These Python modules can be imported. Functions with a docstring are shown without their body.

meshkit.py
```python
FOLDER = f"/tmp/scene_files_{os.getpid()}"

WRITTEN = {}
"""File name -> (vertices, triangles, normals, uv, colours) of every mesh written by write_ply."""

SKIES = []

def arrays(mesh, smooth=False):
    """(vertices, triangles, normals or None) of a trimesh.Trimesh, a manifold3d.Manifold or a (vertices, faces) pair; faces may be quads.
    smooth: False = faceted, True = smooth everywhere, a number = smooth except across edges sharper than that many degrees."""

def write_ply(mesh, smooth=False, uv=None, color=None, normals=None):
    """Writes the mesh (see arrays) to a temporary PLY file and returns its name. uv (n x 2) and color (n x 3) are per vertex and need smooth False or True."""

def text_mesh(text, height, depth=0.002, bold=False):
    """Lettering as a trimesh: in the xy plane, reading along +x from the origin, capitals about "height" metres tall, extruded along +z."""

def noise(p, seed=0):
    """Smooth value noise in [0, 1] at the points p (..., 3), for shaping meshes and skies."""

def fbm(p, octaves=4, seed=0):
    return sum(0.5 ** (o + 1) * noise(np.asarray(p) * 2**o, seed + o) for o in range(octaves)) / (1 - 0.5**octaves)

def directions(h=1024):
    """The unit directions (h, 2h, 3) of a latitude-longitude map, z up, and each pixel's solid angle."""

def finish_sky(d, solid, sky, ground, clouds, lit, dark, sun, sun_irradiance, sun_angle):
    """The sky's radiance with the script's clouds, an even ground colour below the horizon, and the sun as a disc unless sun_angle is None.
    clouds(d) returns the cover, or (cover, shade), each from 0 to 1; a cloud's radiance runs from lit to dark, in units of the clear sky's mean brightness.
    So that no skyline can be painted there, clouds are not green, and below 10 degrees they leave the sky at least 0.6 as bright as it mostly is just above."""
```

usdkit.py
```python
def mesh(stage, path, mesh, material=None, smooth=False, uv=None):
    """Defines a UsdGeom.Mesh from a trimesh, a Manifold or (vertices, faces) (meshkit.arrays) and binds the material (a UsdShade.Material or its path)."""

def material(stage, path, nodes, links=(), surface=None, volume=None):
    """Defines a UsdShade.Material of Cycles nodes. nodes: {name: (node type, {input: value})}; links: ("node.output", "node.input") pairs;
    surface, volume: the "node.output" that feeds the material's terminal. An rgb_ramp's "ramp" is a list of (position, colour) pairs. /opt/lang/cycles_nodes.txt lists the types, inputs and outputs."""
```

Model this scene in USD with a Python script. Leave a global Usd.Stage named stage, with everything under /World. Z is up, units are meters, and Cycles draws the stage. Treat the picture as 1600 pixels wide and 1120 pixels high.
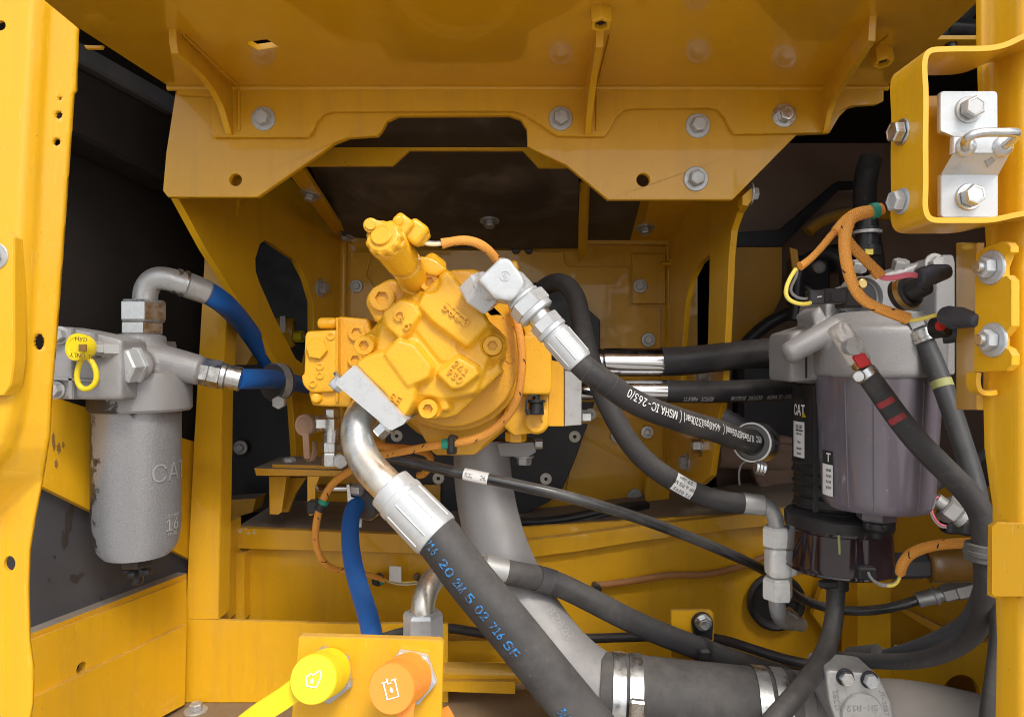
import math, numpy as np, trimesh, usdkit, meshkit
from pxr import Usd, UsdGeom, UsdLux, UsdShade, Gf, Sdf, Vt
from shapely.geometry import Polygon, Point, MultiPolygon
from shapely.ops import unary_union
from scipy.interpolate import CubicSpline
from scipy.spatial import ConvexHull
import manifold3d
from manifold3d import Manifold

# ------------------------------------------------------------------ stage, camera, sky, sun, exposure
stage = Usd.Stage.CreateInMemory()
UsdGeom.SetStageUpAxis(stage, UsdGeom.Tokens.z); UsdGeom.SetStageMetersPerUnit(stage, 1.0)
UsdGeom.Xform.Define(stage, '/World'); UsdGeom.Scope.Define(stage, '/World/Looks')
F, CX, CY, H = 1100.0, 800.0, 560.0, 1.45          # focal length in pixels of the 1600 px photograph, its centre, eye height
cam = UsdGeom.Camera.Define(stage, '/World/camera')
cam.AddTranslateOp().Set(Gf.Vec3d(0, 0, H)); cam.AddRotateXOp().Set(90.0)
cam.CreateHorizontalApertureAttr(36.0); cam.CreateVerticalApertureAttr(36.0*716/1024)
cam.CreateFocalLengthAttr(36.0*F/1600); cam.CreateClippingRangeAttr(Gf.Vec2f(0.01, 2000))
cam.CreateExposureAttr(0.66)
SUN = np.array([0.30, -0.72, 0.95]); SUN /= np.linalg.norm(SUN)
EL, ROT = math.asin(SUN[2]), math.atan2(SUN[0], SUN[1])
usdkit.material(stage, '/World/Looks/sky_look', {
    'sky': ('sky_texture', {'sky_type': 'single_scattering', 'sun_disc': False, 'sun_elevation': EL, 'sun_rotation': ROT, 'air_density': 1.0, 'aerosol_density': 3.0, 'ozone_density': 1.0}),
    'grey': ('hsv', {'saturation': 0.45, 'value': 1.0}),
    'bg': ('background_shader', {'strength': 0.15})}, [('sky.color', 'grey.color'), ('grey.color', 'bg.color')], surface='bg.background')
dome = UsdLux.DomeLight.Define(stage, '/World/sky')
UsdShade.MaterialBindingAPI.Apply(dome.GetPrim()).Bind(UsdShade.Material.Get(stage, '/World/Looks/sky_look'))
dome.GetPrim().SetCustomDataByKey('kind', 'structure')
sun = UsdLux.DistantLight.Define(stage, '/World/sun')
sun.CreateNormalizeAttr(True); sun.CreateIntensityAttr(0.33); sun.CreateAngleAttr(12.0); sun.CreateColorAttr(Gf.Vec3f(1.0, 0.95, 0.86))
q = Gf.Rotation(Gf.Vec3d(0, 0, 1), Gf.Vec3d(*SUN)).GetQuat()
sun.AddOrientOp(UsdGeom.XformOp.PrecisionDouble).Set(Gf.Quatd(q.GetReal(), q.GetImaginary()))

# ------------------------------------------------------------------ geometry helpers
CAM = np.array([0, 0, H])
def P(x, y, Y): return np.array([(x-CX)/F*Y, Y, H+(CY-y)/F*Y])          # the place at depth Y seen at a pixel of the photograph
def R(px, Y): return px*Y/F                                               # pixels to metres at depth Y
def unit(v): v = np.asarray(v, float); return v/np.linalg.norm(v)
def front(Y): return (np.array([0, Y, 0.]), np.array([0, -1., 0]))
def level(z): return (np.array([0, 0, z]), np.array([0, 0, 1.]) if z < H else np.array([0, 0, -1.]))
def through(a, b, c):
    a, b, c = (P(*t) for t in (a, b, c)); n = unit(np.cross(b-a, c-a))
    return (a, n if n @ (CAM-a) > 0 else -n)
def hit(pl, x, y):
    d = P(x, y, 1.0)-CAM; return CAM + d*((pl[1] @ (pl[0]-CAM))/(pl[1] @ d))
def basis(n):
    n = unit(n); u = np.array([1., 0, 0]) - n*n[0]
    if np.linalg.norm(u) < .2: u = np.array([0, 1., 0]) - n*n[1]
    u = unit(u); return u, np.cross(n, u), n
def T(v, f): return trimesh.Trimesh(np.asarray(v, float), np.asarray(f, int), process=False)
def cat(*ms): return trimesh.util.concatenate([m for m in ms if m is not None])
def arc(cx, cy, r, a0, a1, n=8, ry=None):
    return [(cx+r*math.cos(math.radians(a)), cy+(ry or r)*math.sin(math.radians(a))) for a in np.linspace(a0, a1, n)]
def local(pl, pts):
    u, v, n = basis(pl[1]); d = np.array([hit(pl, x, y)-pl[0] for x, y in pts]); return np.c_[d @ u, d @ v]
def panel(pts, pl, t=.006, holes=(), rnd=0, cut=None, ch=.0009):
    """A plate whose near face lies in plane pl, outlined by photograph pixels, t thick away from the camera, its front edge chamfered."""
    u, v, n = basis(pl[1]); poly = Polygon(local(pl, pts)).buffer(0)
    if rnd: poly = poly.buffer(-rnd).buffer(2*rnd).buffer(-rnd)
    for h in holes:
        poly = poly.difference(Point(local(pl, [h[:2]])[0]).buffer(h[2], 12) if len(h) == 3 and np.isscalar(h[0]) else Polygon(local(pl, h)).buffer(0))
    return slab(poly, pl[0], u, v, n, t, ch)
def slab(poly, o, u, v, n, t, ch=.0009):
    """Shapely outline in the (u, v) plane at o made into a plate from n*0 back to -t, with a chamfer along its near rim."""
    out = []
    for g in getattr(poly, 'geoms', [poly]):
        if g.is_empty or g.area < 1e-9: continue
        rings = [np.array(g.exterior.coords)[:-1]]+[np.array(r.coords)[:-1] for r in g.interiors]
        tri = trimesh.creation.triangulate_polygon(g, engine='earcut')
        V2, Fc = np.asarray(tri[0]), np.asarray(tri[1])
        a, b, c = V2[Fc[:, 0]], V2[Fc[:, 1]], V2[Fc[:, 2]]
        neg = np.cross(b-a, c-a) < 0; Fc = Fc.copy(); Fc[neg] = Fc[neg][:, ::-1]
        V2i = V2.copy()
        segs = []
        for k, rg in enumerate(rings):
            s = np.sum(rg[:, 0]*np.roll(rg[:, 1], -1)-np.roll(rg[:, 0], -1)*rg[:, 1])
            if (s < 0) == (k == 0): rg = rg[::-1]
            e1 = rg-np.roll(rg, 1, 0); e2 = np.roll(rg, -1, 0)-rg
            l1 = np.maximum(np.linalg.norm(e1, axis=1, keepdims=True), 1e-9); l2 = np.maximum(np.linalg.norm(e2, axis=1, keepdims=True), 1e-9)
            n1 = np.c_[-e1[:, 1], e1[:, 0]]/l1; n2 = np.c_[-e2[:, 1], e2[:, 0]]/l2
            m = n1+n2; m = m/np.maximum((m*m).sum(1, keepdims=True), .6)*2
            ins = rg+m*ch*.5*2/2
            segs.append((rg, ins))
        # move cap vertices inwards by matching them to ring vertices
        allr, alli = np.vstack([s[0] for s in segs]), np.vstack([s[1] for s in segs])
        from scipy.spatial import cKDTree
        d, ix = cKDTree(allr).query(V2); V2i = np.where((d < 1e-7)[:, None], alli[ix], V2)
        def to3(p2, z): return o+np.outer(p2[:, 0], u)+np.outer(p2[:, 1], v)+np.outer(np.broadcast_to(z, len(p2)), n)
        vs, fs, k = [to3(V2i, 0.), to3(V2, -t)], [Fc, Fc[:, ::-1]+len(V2)], 2*len(V2)
        for rg, ins in segs:
            m = len(rg); i = np.arange(m); j = (i+1) % m
            for A, B in ((to3(ins, 0.), to3(rg, -ch)), (to3(rg, -ch), to3(rg, -t))):
                vs += [A, B]; fs.append(np.vstack([np.c_[k+i, k+m+i, k+m+j], np.c_[k+i, k+m+j, k+j]])); k += 2*m
        out.append(T(np.vstack(vs), np.vstack(fs)))
    return cat(*out)
def strip(pts3, w, t, side):
    """A bent flat bar: pts3 centre line, t thick across the bend, w wide along direction side."""
    pts = np.array(pts3, float); side = unit(side); ps = spline(pts, 6) if len(pts) > 2 else pts
    tg = np.gradient(ps, axis=0); tg /= np.linalg.norm(tg, axis=1, keepdims=True); nn = np.cross(tg, side); nn /= np.linalg.norm(nn, axis=1, keepdims=True)
    c = [ps+nn*t/2+side*w/2, ps+nn*t/2-side*w/2, ps-nn*t/2-side*w/2, ps-nn*t/2+side*w/2]
    m = len(ps); v = np.vstack(c); f = []
    for k in range(4):
        a, b = k*m, ((k+1) % 4)*m
        for i in range(m-1): f += [[a+i, b+i, b+i+1], [a+i, b+i+1, a+i+1]]
    f += [[0, 3*m, 2*m], [0, 2*m, m], [m-1, 2*m-1, 3*m-1], [m-1, 3*m-1, 4*m-1]]
    me = T(v, f); me.fix_normals(); return me
def spline(pts, per=8):
    pts = np.asarray(pts, float)
    if len(pts) == 2: return np.linspace(pts[0], pts[1], per+1)
    t = np.r_[0, np.cumsum(np.linalg.norm(np.diff(pts, axis=0), axis=1)**.7)]
    return CubicSpline(t, pts)(np.interp(np.linspace(0, len(pts)-1, per*(len(pts)-1)+1), np.arange(len(pts)), t))
def frames(ps):
    tg = np.gradient(ps, axis=0); tg /= np.linalg.norm(tg, axis=1, keepdims=True)
    a = np.array([0, -1., 0]); a = a-tg[0]*(a @ tg[0])
    if np.linalg.norm(a) < .1: a = np.array([0, 0, 1.]); a = a-tg[0]*(a @ tg[0])
    A = [unit(a)]
    for i in range(1, len(ps)):
        a = A[-1]-tg[i]*(A[-1] @ tg[i]); A.append(unit(a))
    A = np.array(A); return tg, A, np.cross(tg, A)
class Tube:
    """A swept tube with its path kept for lettering. Normals and (metres along, turn) coordinates come with it."""
    def __init__(s, pts, r, n=20, per=8, smooth=True, cap=True, scale=1.0):
        ps = spline(pts, per) if smooth else np.asarray(pts, float)
        s.ps = ps; s.tg, s.A, s.B = frames(ps); m = len(ps)
        s.s = np.r_[0, np.cumsum(np.linalg.norm(np.diff(ps, axis=0), axis=1))]
        rr = np.asarray(r, float)*scale; s.r = np.full(m, rr) if rr.ndim == 0 else np.interp(np.linspace(0, 1, m), np.linspace(0, 1, len(rr)), rr)
        th = np.linspace(0, 2*np.pi, n+1)
        d = s.A[:, None]*np.cos(th)[None, :, None]+s.B[:, None]*np.sin(th)[None, :, None]
        V = (ps[:, None]+d*s.r[:, None, None]).reshape(-1, 3); N = d.reshape(-1, 3)
        UV = np.stack([np.repeat(s.s, n+1), np.tile(th/(2*np.pi), m)], 1)
        i, j = np.meshgrid(np.arange(m-1), np.arange(n), indexing='ij'); a = (i*(n+1)+j).ravel(); b = a+n+1
        Fc = np.vstack([np.c_[a, a+1, b+1], np.c_[a, b+1, b]])
        if cap:
            for e, sg in ((0, -1), (m-1, 1)):
                k = len(V); ring = ps[e]+d[e]*s.r[e]
                V = np.vstack([V, ring, ps[e]]); N = np.vstack([N, np.tile(s.tg[e]*sg, (n+2, 1))]); UV = np.vstack([UV, np.tile([s.s[e], 0], (n+2, 1))])
                q = np.arange(n); f = np.c_[k+q, k+q+1, np.full(n, k+n+1)]; Fc = np.vstack([Fc, f if sg > 0 else f[:, ::-1]])
        s.V, s.F, s.N, s.UV = V, Fc, N, UV
    def at(s, x):
        g = lambda q: np.stack([np.interp(x, s.s, q[:, k]) for k in range(3)], -1)
        return g(s.ps), g(s.tg), g(s.A), g(s.B), np.interp(x, s.s, s.r)
    def turn_to(s, x, d):
        p, t, a, b, r = s.at(np.array([x])); return math.atan2(float(b[0] @ d), float(a[0] @ d))
    def wrap(s, flat, s0, phi, flip=False, lift=.0004):
        """A flat mesh in the xy plane (x along the tube, y around it) laid on the tube from s0 metres at turn phi."""
        m = flat if len(flat.vertices) > 4000 else flat.subdivide_to_size(.004, 8)
        v = np.array(m.vertices); sg = -1 if flip else 1
        x = s0+sg*v[:, 0]; p, t, a, b, r = s.at(x); th = phi-sg*v[:, 1]/r   # y up = around
        d = a*np.cos(th)[:, None]+b*np.sin(th)[:, None]
        w = p+d*(r+lift+np.clip(v[:, 2], 0, .001)*.4)[:, None]
        me = T(w, m.faces); c = me.triangles_center; pc = s.at(np.interp(0, [0, 1], [s0, s0])[None])[0]
        f = np.array(m.faces)
        return T(w, f[:, ::-1])
    def ring(s, x, w, r, n=24, rr=.0008):
        p, t, a, b, r0 = s.at(np.array([x])); return lathe(p[0]-t[0]*w/2, t[0], [(0, r-rr), (rr, r), (w-rr, r), (w, r-rr)], n)
def lathe(p0, ax, prof, n=32, rot=0, up=None, caps=True):
    """Revolved profile [(along, radius)...]; n = 6 makes a hexagon."""
    ax = unit(ax); a = np.array([0, 0, 1.]) if up is None else np.asarray(up, float); a = a-ax*(a @ ax)
    if np.linalg.norm(a) < .1: a = np.array([1., 0, 0]); a = a-ax*(a @ ax)
    a = unit(a); b = np.cross(ax, a); th = np.linspace(0, 2*np.pi, n, endpoint=False)+math.radians(rot)
    d = np.outer(np.cos(th), a)+np.outer(np.sin(th), b); V = np.vstack([p0+ax*s+d*max(r, 1e-6) for s, r in prof]); m = len(prof); f = []
    for i in range(m-1):
        q = np.arange(n); j = (q+1) % n; f += [np.c_[i*n+q, i*n+j, i*n+n+j], np.c_[i*n+q, i*n+n+j, i*n+n+q]]
    f = np.vstack(f)
    if caps:
        q = np.arange(n); j = (q+1) % n; k = len(V)
        V = np.vstack([V, p0+ax*prof[0][0], p0+ax*prof[-1][0]]); f = np.vstack([f, np.c_[np.full(n, k), j, q], np.c_[np.full(n, k+1), (m-1)*n+q, (m-1)*n+j]])
    return T(V, f)
def hexnut(p0, ax, h, r, rot=0, up=None, ch=.12):
    hx = lathe(p0, ax, [(0, r*.93), (h*ch, r), (h*(1-ch), r), (h, r*.9)], 6, rot, up); return hx
def socket(p, n, r, h, inner=.55, lobes=6, depth=.6):
    """Cap screw: knurl-free round head with a hexagon (or star) recess."""
    u, v, n = basis(n); N = 36; th = np.linspace(0, 2*np.pi, N, endpoint=False)
    c = np.outer(np.cos(th), u)+np.outer(np.sin(th), v)
    if lobes == 6 and inner > 0: ri = inner*r*math.cos(math.pi/6)/np.cos((th % (math.pi/3))-math.pi/6)
    rings = [(0, np.full(N, r)), (h*.88, np.full(N, r)), (h, np.full(N, r*.92)), (h, ri*1.08), (h*.95, ri), (h*(1-depth), ri)]
    V = np.vstack([p+n*z+c*np.broadcast_to(q, N)[:, None] for z, q in rings]+[[p+n*h*(1-depth)], [p]]); f = []; q = np.arange(N); j = (q+1) % N
    for i in range(len(rings)-1): f += [np.c_[i*N+q, i*N+j, i*N+N+j], np.c_[i*N+q, i*N+N+j, i*N+N+q]]
    k = len(rings)*N; f += [np.c_[(len(rings)-1)*N+q, (len(rings)-1)*N+j, np.full(N, k)], np.c_[j, q, np.full(N, k+1)]]
    return T(V, np.vstack(f))
def chunk(poly, Yf, Yb, draft=1.08, shift=(0, 0)):
    """Convex cast lump: pixel outline at depth Yf, running straight back to Yb and widening by draft."""
    a = np.array([P(x, y, Yf) for x, y in poly]); c = a.mean(0); b = c+(a-c)*draft; b[:, 1] = Yb; b[:, 0] += shift[0]; b[:, 2] += shift[1]
    return Manifold.hull_points(np.vstack([a, b]).astype(np.float32))
def prism(poly, Yf, Yb):
    """Any outline: pixels at depth Yf, extruded straight back."""
    m = panel(poly, front(Yf), Yb-Yf, ch=.0002)
    u, v, n = basis((0, -1, 0)); g = Polygon(local(front(Yf), poly)).buffer(0); e = trimesh.creation.extrude_polygon(g, Yb-Yf, engine='earcut')
    w = np.array(e.vertices); w = np.array([0, Yf, 0])+np.outer(w[:, 0], u)+np.outer(w[:, 1], v)+np.outer(w[:, 2]-(Yb-Yf), n)
    return tomani(T(w, e.faces))
def tomani(t):
    t = trimesh.Trimesh(t.vertices, t.faces, process=True); t.merge_vertices(); t.fix_normals()
    return Manifold(manifold3d.Mesh(np.asarray(t.vertices, np.float32), np.asarray(t.faces, np.uint32)))
def totri(m):
    q = m.to_mesh(); return T(q.vert_properties[:, :3], q.tri_verts)
def cyl(p0, p1, r0, r1=None, n=32): 
    L = np.linalg.norm(np.subtract(p1, p0)); return tomani(lathe(p0, np.subtract(p1, p0), [(0, r0), (L, r0 if r1 is None else r1)], n))
def relax(V, Fc, it):
    from scipy.sparse import coo_matrix
    e = np.vstack([Fc[:, [0, 1]], Fc[:, [1, 2]], Fc[:, [2, 0]]]); e = e[e[:, 0] != e[:, 1]]; e = np.vstack([e, e[:, ::-1]])
    A = coo_matrix((np.ones(len(e)), (e[:, 0], e[:, 1])), (len(V), len(V))).tocsr(); A.data[:] = 1; dg = np.asarray(A.sum(1)).ravel(); ok = dg > 0
    for _ in range(it): V = np.where(ok[:, None], V+.5*(A @ V/np.maximum(dg, 1)[:, None]-V), V)
    return V
def cast(parts, size=.0035, it=8):
    """Union of lumps, refined and smoothed so that edges round off as on a sand casting."""
    m = Manifold.batch_boolean([p for p in parts], manifold3d.OpType.Add)
    m = m.refine_to_length(size); t = totri(m); t = trimesh.Trimesh(t.vertices, t.faces, process=True)
    return T(relax(np.array(t.vertices), np.array(t.faces), it), t.faces)
def rbox(c, size, ax=((1, 0, 0), (0, 1, 0), (0, 0, 1)), r=.002):
    """Rounded box as a hull of chamfered corners."""
    ax = np.array([unit(a) for a in ax]); s = np.array(size)/2; pts = []
    for k in range(3):
        for sg in np.ndindex(2, 2, 2):
            q = (np.array(sg)*2-1)*(s-r); q[k] = (sg[k]*2-1)*s[k]; pts.append(q)
    pts = np.array(pts) @ ax+np.asarray(c); return totri(Manifold.hull_points(pts.astype(np.float32)))
def text(s, h, o, xd, n, depth=.0008, bold=False, center=True):
    m = meshkit.text_mesh(s, h, depth, bold); v = np.array(m.vertices)
    if center: v[:, :2] -= (v[:, :2].max(0)+v[:, :2].min(0))/2
    xd = unit(xd); n = unit(n); yd = np.cross(n, xd); return T(o+v @ np.array([xd, yd, n]), m.faces)
def flat_text(s, h, bold=False): return meshkit.text_mesh(s, h, .0004, bold)

# ------------------------------------------------------------------ things and their parts
THINGS, USED = [], {}
def numbered(key, name):
    k = USED.get((key, name), 0); USED[(key, name)] = k+1; return name if k == 0 else f'{name}_{k:03d}'
class Thing:
    def __init__(s, name, label, category, group=None, kind=None):
        s.name, s.label, s.category, s.group, s.kind, s.parts = name, label, category, group, kind, []; THINGS.append(s)
    def add(s, name, m, mat, smooth=32, label=None, under=None):
        s.parts.append((name, m, mat, smooth, label, under)); return len(s.parts)-1
    def bolt(s, p, n, r=.0085, washer=1.75, h=.9, mat='zinc', rot=None, flange=False, wm=None, name='bolt', label=None):
        n = unit(n); rot = (len(s.parts)*37) % 60 if rot is None else rot; t = r*.28; wr = r*washer
        hd = lathe(p+n*t, n, [(0, r), (r*h*.82, r), (r*h, r*.88), (r*h*1.02, r*.72), (r*h*.97, r*.68)], 6, rot)
        if mat == 'zinc': mat = ('zinc', 'zinc_dull', 'zinc_light')[(len(s.parts)*7+len(THINGS)) % 3]
        i = s.add(name, hd, mat, 25, label)
        if washer > 1: s.add('washer', lathe(p-n*.0005, n, [(0, wr), (t*.7, wr), (t, wr*.95), (t*1.01, r*.9)], 28), wm or mat, 25, None, i)
        return i
    def write(s):
        key = numbered('', s.name); root = '/World/'+key
        allv = np.vstack([np.asarray(p[1].V if isinstance(p[1], Tube) else p[1].vertices) for p in s.parts]); lo, hi = allv.min(0), allv.max(0)
        base = np.array([(lo[0]+hi[0])/2, (lo[1]+hi[1])/2, lo[2]])
        single = len(s.parts) == 1; paths = []
        if not single: x = UsdGeom.Xform.Define(stage, root); x.AddTranslateOp().Set(Gf.Vec3d(*base)); prim = x.GetPrim()
        for name, m, mat, smooth, label, under in s.parts:
            par = root if under is None else paths[under]
            path = root if single else par+'/'+numbered(par, name); paths.append(path)
            look = f'/World/Looks/{mat}'
            if isinstance(m, Tube):
                g = usdkit.mesh(stage, path, (m.V-base, m.F), look, True, uv=m.UV); g.GetNormalsAttr().Set(Vt.Vec3fArray.FromNumpy(m.N.astype(np.float32)))
            else: g = usdkit.mesh(stage, path, T(np.asarray(m.vertices)-base, m.faces), look, smooth)
            if single: g.AddTranslateOp().Set(Gf.Vec3d(*base)); prim = g.GetPrim()
            elif label: g.GetPrim().SetCustomDataByKey('label', label)
        if s.kind: prim.SetCustomDataByKey('kind', s.kind)
        if s.label: prim.SetCustomDataByKey('label', s.label); prim.SetCustomDataByKey('category', s.category)
        if s.group: prim.SetCustomDataByKey('group', s.group)

# ------------------------------------------------------------------ materials
def look(name, base, rough=.5, metal=0., coat=0., var=.12, vscale=30., bump=.0, bscale=300., dust=0., dustcol=(.23, .18, .13), spots=0., spotcol=(.05, .03, .015), rvar=.15, extra=None, sheen=0., trans=0., smudge=0., spec=.5, coatrough=.08, spotscale=160.):
    N = {'g': ('geometry', {}), 'p': ('principled_bsdf', {'metallic': metal, 'coat_weight': coat, 'coat_roughness': coatrough, 'transmission_weight': trans, 'specular_ior_level': spec}),
         'n1': ('noise_texture', {'scale': vscale, 'detail': 4.0, 'roughness': .6}),
         'c1': ('mix_color', {'a': tuple(c*(1-var) for c in base), 'b': tuple(min(1, c*(1+var)) for c in base)}),
         'r1': ('map_range', {'from_min': .3, 'from_max': .7, 'to_min': max(.02, rough*(1-rvar)), 'to_max': min(1, rough*(1+rvar))})}
    L = [('g.position', 'n1.vector'), ('n1.fac', 'c1.fac'), ('n1.fac', 'r1.value')]; col, rg = 'c1.result', 'r1.result'
    if smudge:      # wide faint dirty film
        N.update({'ns': ('noise_texture', {'scale': 9.0, 'detail': 6.0, 'roughness': .65, 'distortion': .6}), 'ms': ('map_range', {'from_min': .5, 'from_max': .72, 'to_min': 0., 'to_max': smudge, 'clamp': True}),
                  'cs': ('mix_color', {'b': dustcol}), 'rs': ('mix_float', {'b': .8})})
        L += [('g.position', 'ns.vector'), ('ns.fac', 'ms.value'), ('ms.result', 'cs.fac'), (col, 'cs.a'), ('ms.result', 'rs.fac'), (rg, 'rs.a')]; col, rg = 'cs.result', 'rs.result'
    if spots:
        N.update({'nv': ('noise_texture', {'scale': spotscale, 'detail': 3.0, 'roughness': .7}), 'mv': ('map_range', {'from_min': .68, 'from_max': .74, 'to_min': 0., 'to_max': spots, 'clamp': True}), 'cv': ('mix_color', {'b': spotcol})})
        L += [('g.position', 'nv.vector'), ('nv.fac', 'mv.value'), ('mv.result', 'cv.fac'), (col, 'cv.a')]; col = 'cv.result'
    if dust:        # dust settles where a face looks up
        N.update({'sn': ('separate_xyz', {}), 'mu': ('map_range', {'from_min': .1, 'from_max': .9, 'to_min': 0., 'to_max': 1., 'clamp': True}), 'nd': ('noise_texture', {'scale': 45.0, 'detail': 6.0, 'roughness': .75}),
                  'md': ('map_range', {'from_min': .32, 'from_max': .62, 'to_min': dust*(.8 if dust > .9 else .35), 'to_max': dust, 'clamp': True}), 'mm': ('math', {'math_type': 'multiply'}),
                  'cd': ('mix_color', {'b': dustcol}), 'rd': ('mix_float', {'b': .9})})
        L += [('g.normal', 'sn.vector'), ('sn.z', 'mu.value'), ('g.position', 'nd.vector'), ('nd.fac', 'md.value'), ('mu.result', 'mm.value1'), ('md.result', 'mm.value2'),
              ('mm.value', 'cd.fac'), (col, 'cd.a'), ('mm.value', 'rd.fac'), (rg, 'rd.a')]; col, rg = 'cd.result', 'rd.result'
    if bump:
        N.update({'nb': ('noise_texture', {'scale': bscale, 'detail': 3.0, 'roughness': .6}), 'b': ('bump', {'strength': 1.0, 'distance': bump})})
        L += [('g.position', 'nb.vector'), ('nb.fac', 'b.height'), ('b.normal', 'p.normal')]
    if extra: col = extra(N, L, col)
    L += [(col, 'p.base_color'), (rg, 'p.roughness')]
    return usdkit.material(stage, '/World/Looks/'+name, N, L, surface='p.BSDF')
def runs(N, L, col):        # faint vertical water marks and fine scuffs in the film on the paint
    N.update({'gm': ('mapping', {'scale': (42., 42., 3.5)}), 'gn': ('noise_texture', {'scale': 1.0, 'detail': 4.0, 'roughness': .6}), 'gr': ('map_range', {'from_min': .50, 'from_max': .72, 'to_min': 0., 'to_max': .22, 'clamp': True}), 'gc': ('mix_color', {'b': (.36, .20, .035)}),
              'hm': ('mapping', {'scale': (900., 900., 60.), 'rotation': (.5, .9, .3)}), 'hn': ('noise_texture', {'scale': 1.0, 'detail': 1.0}), 'hr': ('map_range', {'from_min': .70, 'from_max': .75, 'to_min': 0., 'to_max': .35, 'clamp': True}), 'hc': ('mix_color', {'b': (.72, .48, .14)})})
    L += [('g.position', 'gm.vector'), ('gm.vector', 'gn.vector'), ('gn.fac', 'gr.value'), ('gr.result', 'gc.fac'), (col, 'gc.a'), ('g.position', 'hm.vector'), ('hm.vector', 'hn.vector'), ('hn.fac', 'hr.value'), ('hr.result', 'hc.fac'), ('gc.result', 'hc.a')]; return 'hc.result'
YEL = (.645, .335, .009)
look('yellow_paint', YEL, .34, coat=.35, spec=.35, coatrough=.05, var=.05, vscale=6, bump=.00006, bscale=260, dust=.5, spots=.45, smudge=.10, dustcol=(.30, .2, .09), spotcol=(.16, .09, .02), extra=runs)
look('yellow_gloss', (.64, .325, .007), .2, coat=.8, spec=.5, coatrough=.02, var=.05, vscale=6, spots=.4, smudge=.10, dustcol=(.30, .19, .08), spotcol=(.2, .1, .02))
look('yellow_dusty', (.55, .27, .009), .42, coat=.1, var=.07, vscale=10, bump=.00006, bscale=260, dust=1.0, spots=.7, smudge=.25, dustcol=(.19, .165, .14), spotcol=(.12, .07, .03), spotscale=110)
look('yellow_cast', (.72, .365, .014), .36, coat=.3, spec=.4, var=.08, vscale=14, bump=.00045, bscale=380, dust=.18, spots=.45, smudge=.16, dustcol=(.34, .2, .05), spotcol=(.2, .1, .02))
look('yellow_cap', (.78, .60, .012), .45, var=.08, bump=.0001, bscale=500, spots=.5, smudge=.14, dustcol=(.35, .26, .06), spotcol=(.25, .18, .03))
look('orange_cap', (.82, .27, .035), .42, var=.08, bump=.0001, bscale=500, spots=.5, smudge=.16, dustcol=(.4, .17, .06), spotcol=(.3, .08, .02))
look('black_foam', (.017, .014, .012), .9, var=.35, vscale=60, bump=.0008, bscale=500, dust=.1, spec=.12, smudge=.10, dustcol=(.03, .024, .02))
look('brown_sheet', (.27, .175, .125), .55, var=.25, vscale=14, smudge=.5, dustcol=(.3, .22, .17), dust=.3, rvar=.3)
look('grey_sheet', (.045, .043, .046), .55, var=.25, vscale=12, smudge=.35, spots=.8, spotcol=(.01, .01, .01), spotscale=30, dustcol=(.1, .09, .09))
look('black_plastic', (.012, .012, .013), .38, var=.2, bump=.00008, bscale=600, dust=.3, dustcol=(.12, .11, .1))
look('black_paint', (.012, .012, .015), .42, var=.2, dust=.2, smudge=.12, dustcol=(.05, .05, .06))
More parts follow.
